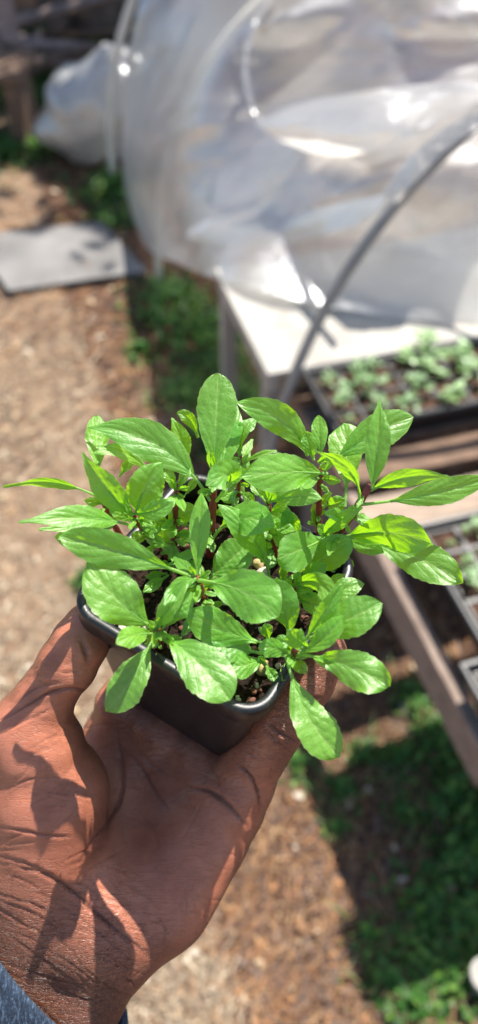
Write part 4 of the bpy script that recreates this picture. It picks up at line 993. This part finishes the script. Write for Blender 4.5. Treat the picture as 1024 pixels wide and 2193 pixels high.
# film-wrapped bundle
m2 = M_FILM.copy(); m2.name = 'bundle film'
bc = onz(180, 372, 0); bc = np.array([bc[0], bc[1] + .22, 0])
def blob(c, rx, ry, rz, n=40, mm=26, amp=.035, seed=0, z0=0):
    V = []; F = []
    for j in range(mm + 1):
        th = math.pi * j / mm
        for i in range(n):
            ph = 2 * math.pi * i / n; d = np.array([math.sin(th) * math.cos(ph), math.sin(th) * math.sin(ph), math.cos(th)])
            k = 1 + amp * (math.sin(4 * ph + 3 * th + seed) + .8 * math.sin(9 * ph - 5 * th + seed * 2) + .7 * abs(math.sin(6 * th + 2 * ph + seed)))
            V.append(np.array(c) + np.array([rx, ry, rz]) * np.sign(d) * np.abs(d) ** .8 * k)
    F = [(j * n + i, (j + 1) * n + i, (j + 1) * n + (i + 1) % n, j * n + (i + 1) % n) for j in range(mm) for i in range(n)]
    return V, F
bun = empty('wrapped_bundle', tuple(bc)); tag(bun, 'bulging bundle wrapped in clear plastic behind the farthest hoop', 'wrapped bundle')
V, F = blob((bc[0] + .02, bc[1], .175), .225, .20, .195, amp=.03, seed=1)
for i_, v_ in enumerate(V):
    hz = max(0., v_[2] - .14) / .2; v_[0] += .07 * hz; v_[2] = max(.004, v_[2] + .05 * hz * (v_[0] - bc[0]) / .2 + .010 * math.sin(v_[0] * 30)); v_[0] += .02 * math.sin(v_[2] * 38)
mesh('plastic_wrap', V, F, bun, M_FILM2, True)
V, F = blob((bc[0] + .0, bc[1] + .02, .17), .15, .15, .155, amp=.06, seed=4); mesh('bundled_cloth', V, F, bun, simple_mat('grey cloth', (.22, .23, .23), (.5, .5, .5), 6, .8, .6, 30), True)

# low wooden seat at the far left edge
ch = empty('garden_bench', tuple(onz(30, 330, 0))); tag(ch, 'old low wooden garden bench with bleached upright slats at the far left', 'bench')
cb0 = onz(20, 350, 0); D_ = cb0[1] + .15
for k, px_ in enumerate((-45, 14, 72)):
    q = P(px_, 235, 3.9); x_ = q[0]; mb = MB(); mb.box((x_ - .04, D_ + .35, .32), (.085, 0, 0), (0, .02, 0), (-.01, .12, .42), .004); mb.build('back_slat', M_PINK, ch)
mb = MB(); mb.box((-1.9, D_, .27), (.97, 0, 0), (0, .36, 0), (0, 0, .03), .004); mb.build('seat', M_WOODD, ch)
for x_ in (-1.85, -1.02):
    mb = MB(); mb.box((x_, D_ + .02, 0), (.06, 0, 0), (0, .30, 0), (0, 0, .269), .004); mb.build('leg', M_WOODD, ch)
mb = MB(); mb.box((-1.9, D_ + .40, .45), (1.0, 0, 0), (0, .02, 0), (0, 0, .06), .004); mb.build('back_rail', M_WOODD, ch)

# stacked offcuts beside the old bench
sc_ = empty('timber_pile', (-1.05, 4.55, 0)); tag(sc_, 'untidy pile of dark old timber between the garden bench and the wrapped bundle', 'timber pile')
qq = random.Random(4)
for k in range(9):
    x_ = -1.25 + qq.uniform(-.25, .35); y_ = 4.35 + qq.uniform(-.1, .5); L = qq.uniform(.4, .9); a = qq.uniform(-.5, .5) + (1.4 if k % 3 == 0 else 0); z_ = .02 + .035 * (k % 5)
    mb = MB(); mb.box((x_, y_, z_), (L * math.cos(a), L * math.sin(a), qq.uniform(-.05, .12)), (-.08 * math.sin(a), .08 * math.cos(a), 0), (0, 0, .022), .003); mb.build('plank', M_WOODD if k % 2 else M_PINK, sc_)

# trees
def tree(x, y, r, hgt, label, shade_crown=True, seed=0, cz=3.2, cr=1.5, leavesn=2600):
    q = random.Random(seed); e = empty('tree', (x, y, 0)); tag(e, label, 'tree', 'trees at the back of the yard')
    mb = MB(); mb.tube([(x, y, -.05), (x + .01, y, .06), (x + .01, y, .25), (x + q.uniform(-.1, .1), y, hgt * .5), (x + q.uniform(-.2, .2), y + q.uniform(-.2, .2), hgt)], [r * 1.9, r * 1.35, r * 1.1, r * .9, r * .5], 18)
    for k in range(6):
        a = q.uniform(0, 6.28); l = q.uniform(2.0, 3.4) * r
        mb.tube([(x + r * .4 * math.cos(a), y + r * .4 * math.sin(a), .22), (x + r * 1.4 * math.cos(a), y + r * 1.4 * math.sin(a), .07), (x + l * math.cos(a), y + l * math.sin(a), -.01)], [r * .42, r * .28, r * .1], 8)
    for k in range(4):
        a = q.uniform(0, 6.28); mb.tube([(x, y, hgt * q.uniform(.6, .9)), (x + .6 * math.cos(a), y + .6 * math.sin(a), hgt * 1.05), (x + 1.1 * math.cos(a), y + 1.1 * math.sin(a), hgt * 1.3)], [r * .35, r * .2, r * .08], 7)
    mb.build('trunk', M_TRUNK, e, True)
    V, F = [], []
    cl = [(q.gauss(0, cr * .5), q.gauss(0, cr * .5), cz + q.uniform(-.5, .9)) for _ in range(16)]
    for k in range(leavesn):
        c = q.choice(cl); p = np.array([x + c[0] + q.gauss(0, .28), y + c[1] + q.gauss(0, .28), c[2] + q.gauss(0, .22)]); s = q.uniform(.05, .12)
        d = nrm([q.gauss(0, 1), q.gauss(0, 1), q.gauss(0, .6)]); sd = nrm(np.cross(d, [q.gauss(0, .3), q.gauss(0, .3), 1])); n0 = len(V)
        V += [p - d * s, p + sd * s * .5, p + d * s, p - sd * s * .5]; F.append((n0, n0 + 1, n0 + 2, n0 + 3))
    mesh('shade_crown', V, F, e, M_CROWN)  # leaf clusters above the view, added to shade the ground at the back
tree(-.95, 5.35, .17, 3.0, 'nearest tree at the back, its spreading roots behind the wrapped bundle', seed=1, cr=.6, leavesn=700)
tree(-1.75, 5.9, .15, 3.0, 'tree at the far left behind the old garden bench', seed=2, cz=3.0)
tree(-.35, 6.6, .22, 3.2, 'thick tree standing in deep shade left of the film edge', seed=3)
tree(.9, 6.2, .2, 3.2, 'tree mostly hidden behind the plastic film', seed=4, cz=3.4, cr=.8, leavesn=900)
tree(-1.3, 7.6, .2, 3.2, 'slim tree farthest back in the shade', seed=5, cz=3.2, cr=1.8)
# undergrowth at the back
V, F, Cc = [], [], []
q = random.Random(31)
for k in range(9000):
    x = q.uniform(-4.5, 3.5); y = q.uniform(5.6, 9.5); z = abs(q.gauss(0, .35)) * (.3 + (y - 5.2) * .35); s = q.uniform(.02, .06)
    d = nrm([q.gauss(0, 1), q.gauss(0, 1), q.gauss(0, .7)]); sd = nrm(np.cross(d, [0, 0, 1])); p = np.array([x, y, z]); n0 = len(V); g0 = q.uniform(.4, 1.1)
    V += [p - d * s, p + sd * s * .5, p + d * s, p - sd * s * .5]; F.append((n0, n0 + 1, n0 + 2, n0 + 3)); Cc += [(.03 * g0, .075 * g0, .018 * g0) if q.random() < .6 else (.07 * g0, .05 * g0, .035 * g0)] * 4
ug = coloured('undergrowth', V, F, Cc, M_WEED); tag(ug, 'dark brush and fallen leaves at the foot of the trees', 'undergrowth', kind='stuff')
# fallen branches
for i, (a, b_, c_, r_, lab) in enumerate([((0, 60), (70, 90), (84, 70), .03, 'pale dead branch lying across the upper left undergrowth'),
                                 ((60, 150), (150, 112), (262, 98), .035, 'dark fallen branch lying just behind the wrapped bundle')]):
    z_ = .10; pts = [onz(*a, z_), onz(*b_, z_ + .03), onz(*c_, z_)]
    mb = MB(); mb.tube(spline(pts, 10), [r_ * (1 - .05 * k) for k in range(10)], 8); o = mb.build('branch', M_TRUNK if i else M_PINK, None, True); tag(o, lab, 'branch')

# pale container edge at the lower right
cc = onz(1040, 2092, .05)
b0 = empty('plastic_bucket', (cc[0], cc[1], 0)); tag(b0, 'white rounded plastic bucket edge among the weeds at the lower right', 'bucket')
vs, fs = loft([[np.array([cc[0], cc[1], z]) + r * np.array([math.cos(a), math.sin(a), 0]) for a in np.linspace(0, 2 * math.pi, 40, endpoint=False)] for (r, z) in ((.022, .002), (.0245, .052), (.0262, .052), (.0265, .058), (.0255, .060), (.0240, .058), (.0215, .006))], True)
mesh('bucket_wall', vs, fs, b0, M_WHITE, True)
vs, fs = loft([[np.array([cc[0], cc[1], z]) + r * np.array([math.cos(a), math.sin(a), 0]) for a in np.linspace(0, 2 * math.pi, 40, endpoint=False)] for (r, z) in ((.0272, .054), (.0278, .061), (.0268, .0635), (.022, .0630), (.021, .0615))], True)
mesh('bucket_lid', vs, fs, b0, M_WHITE, True)
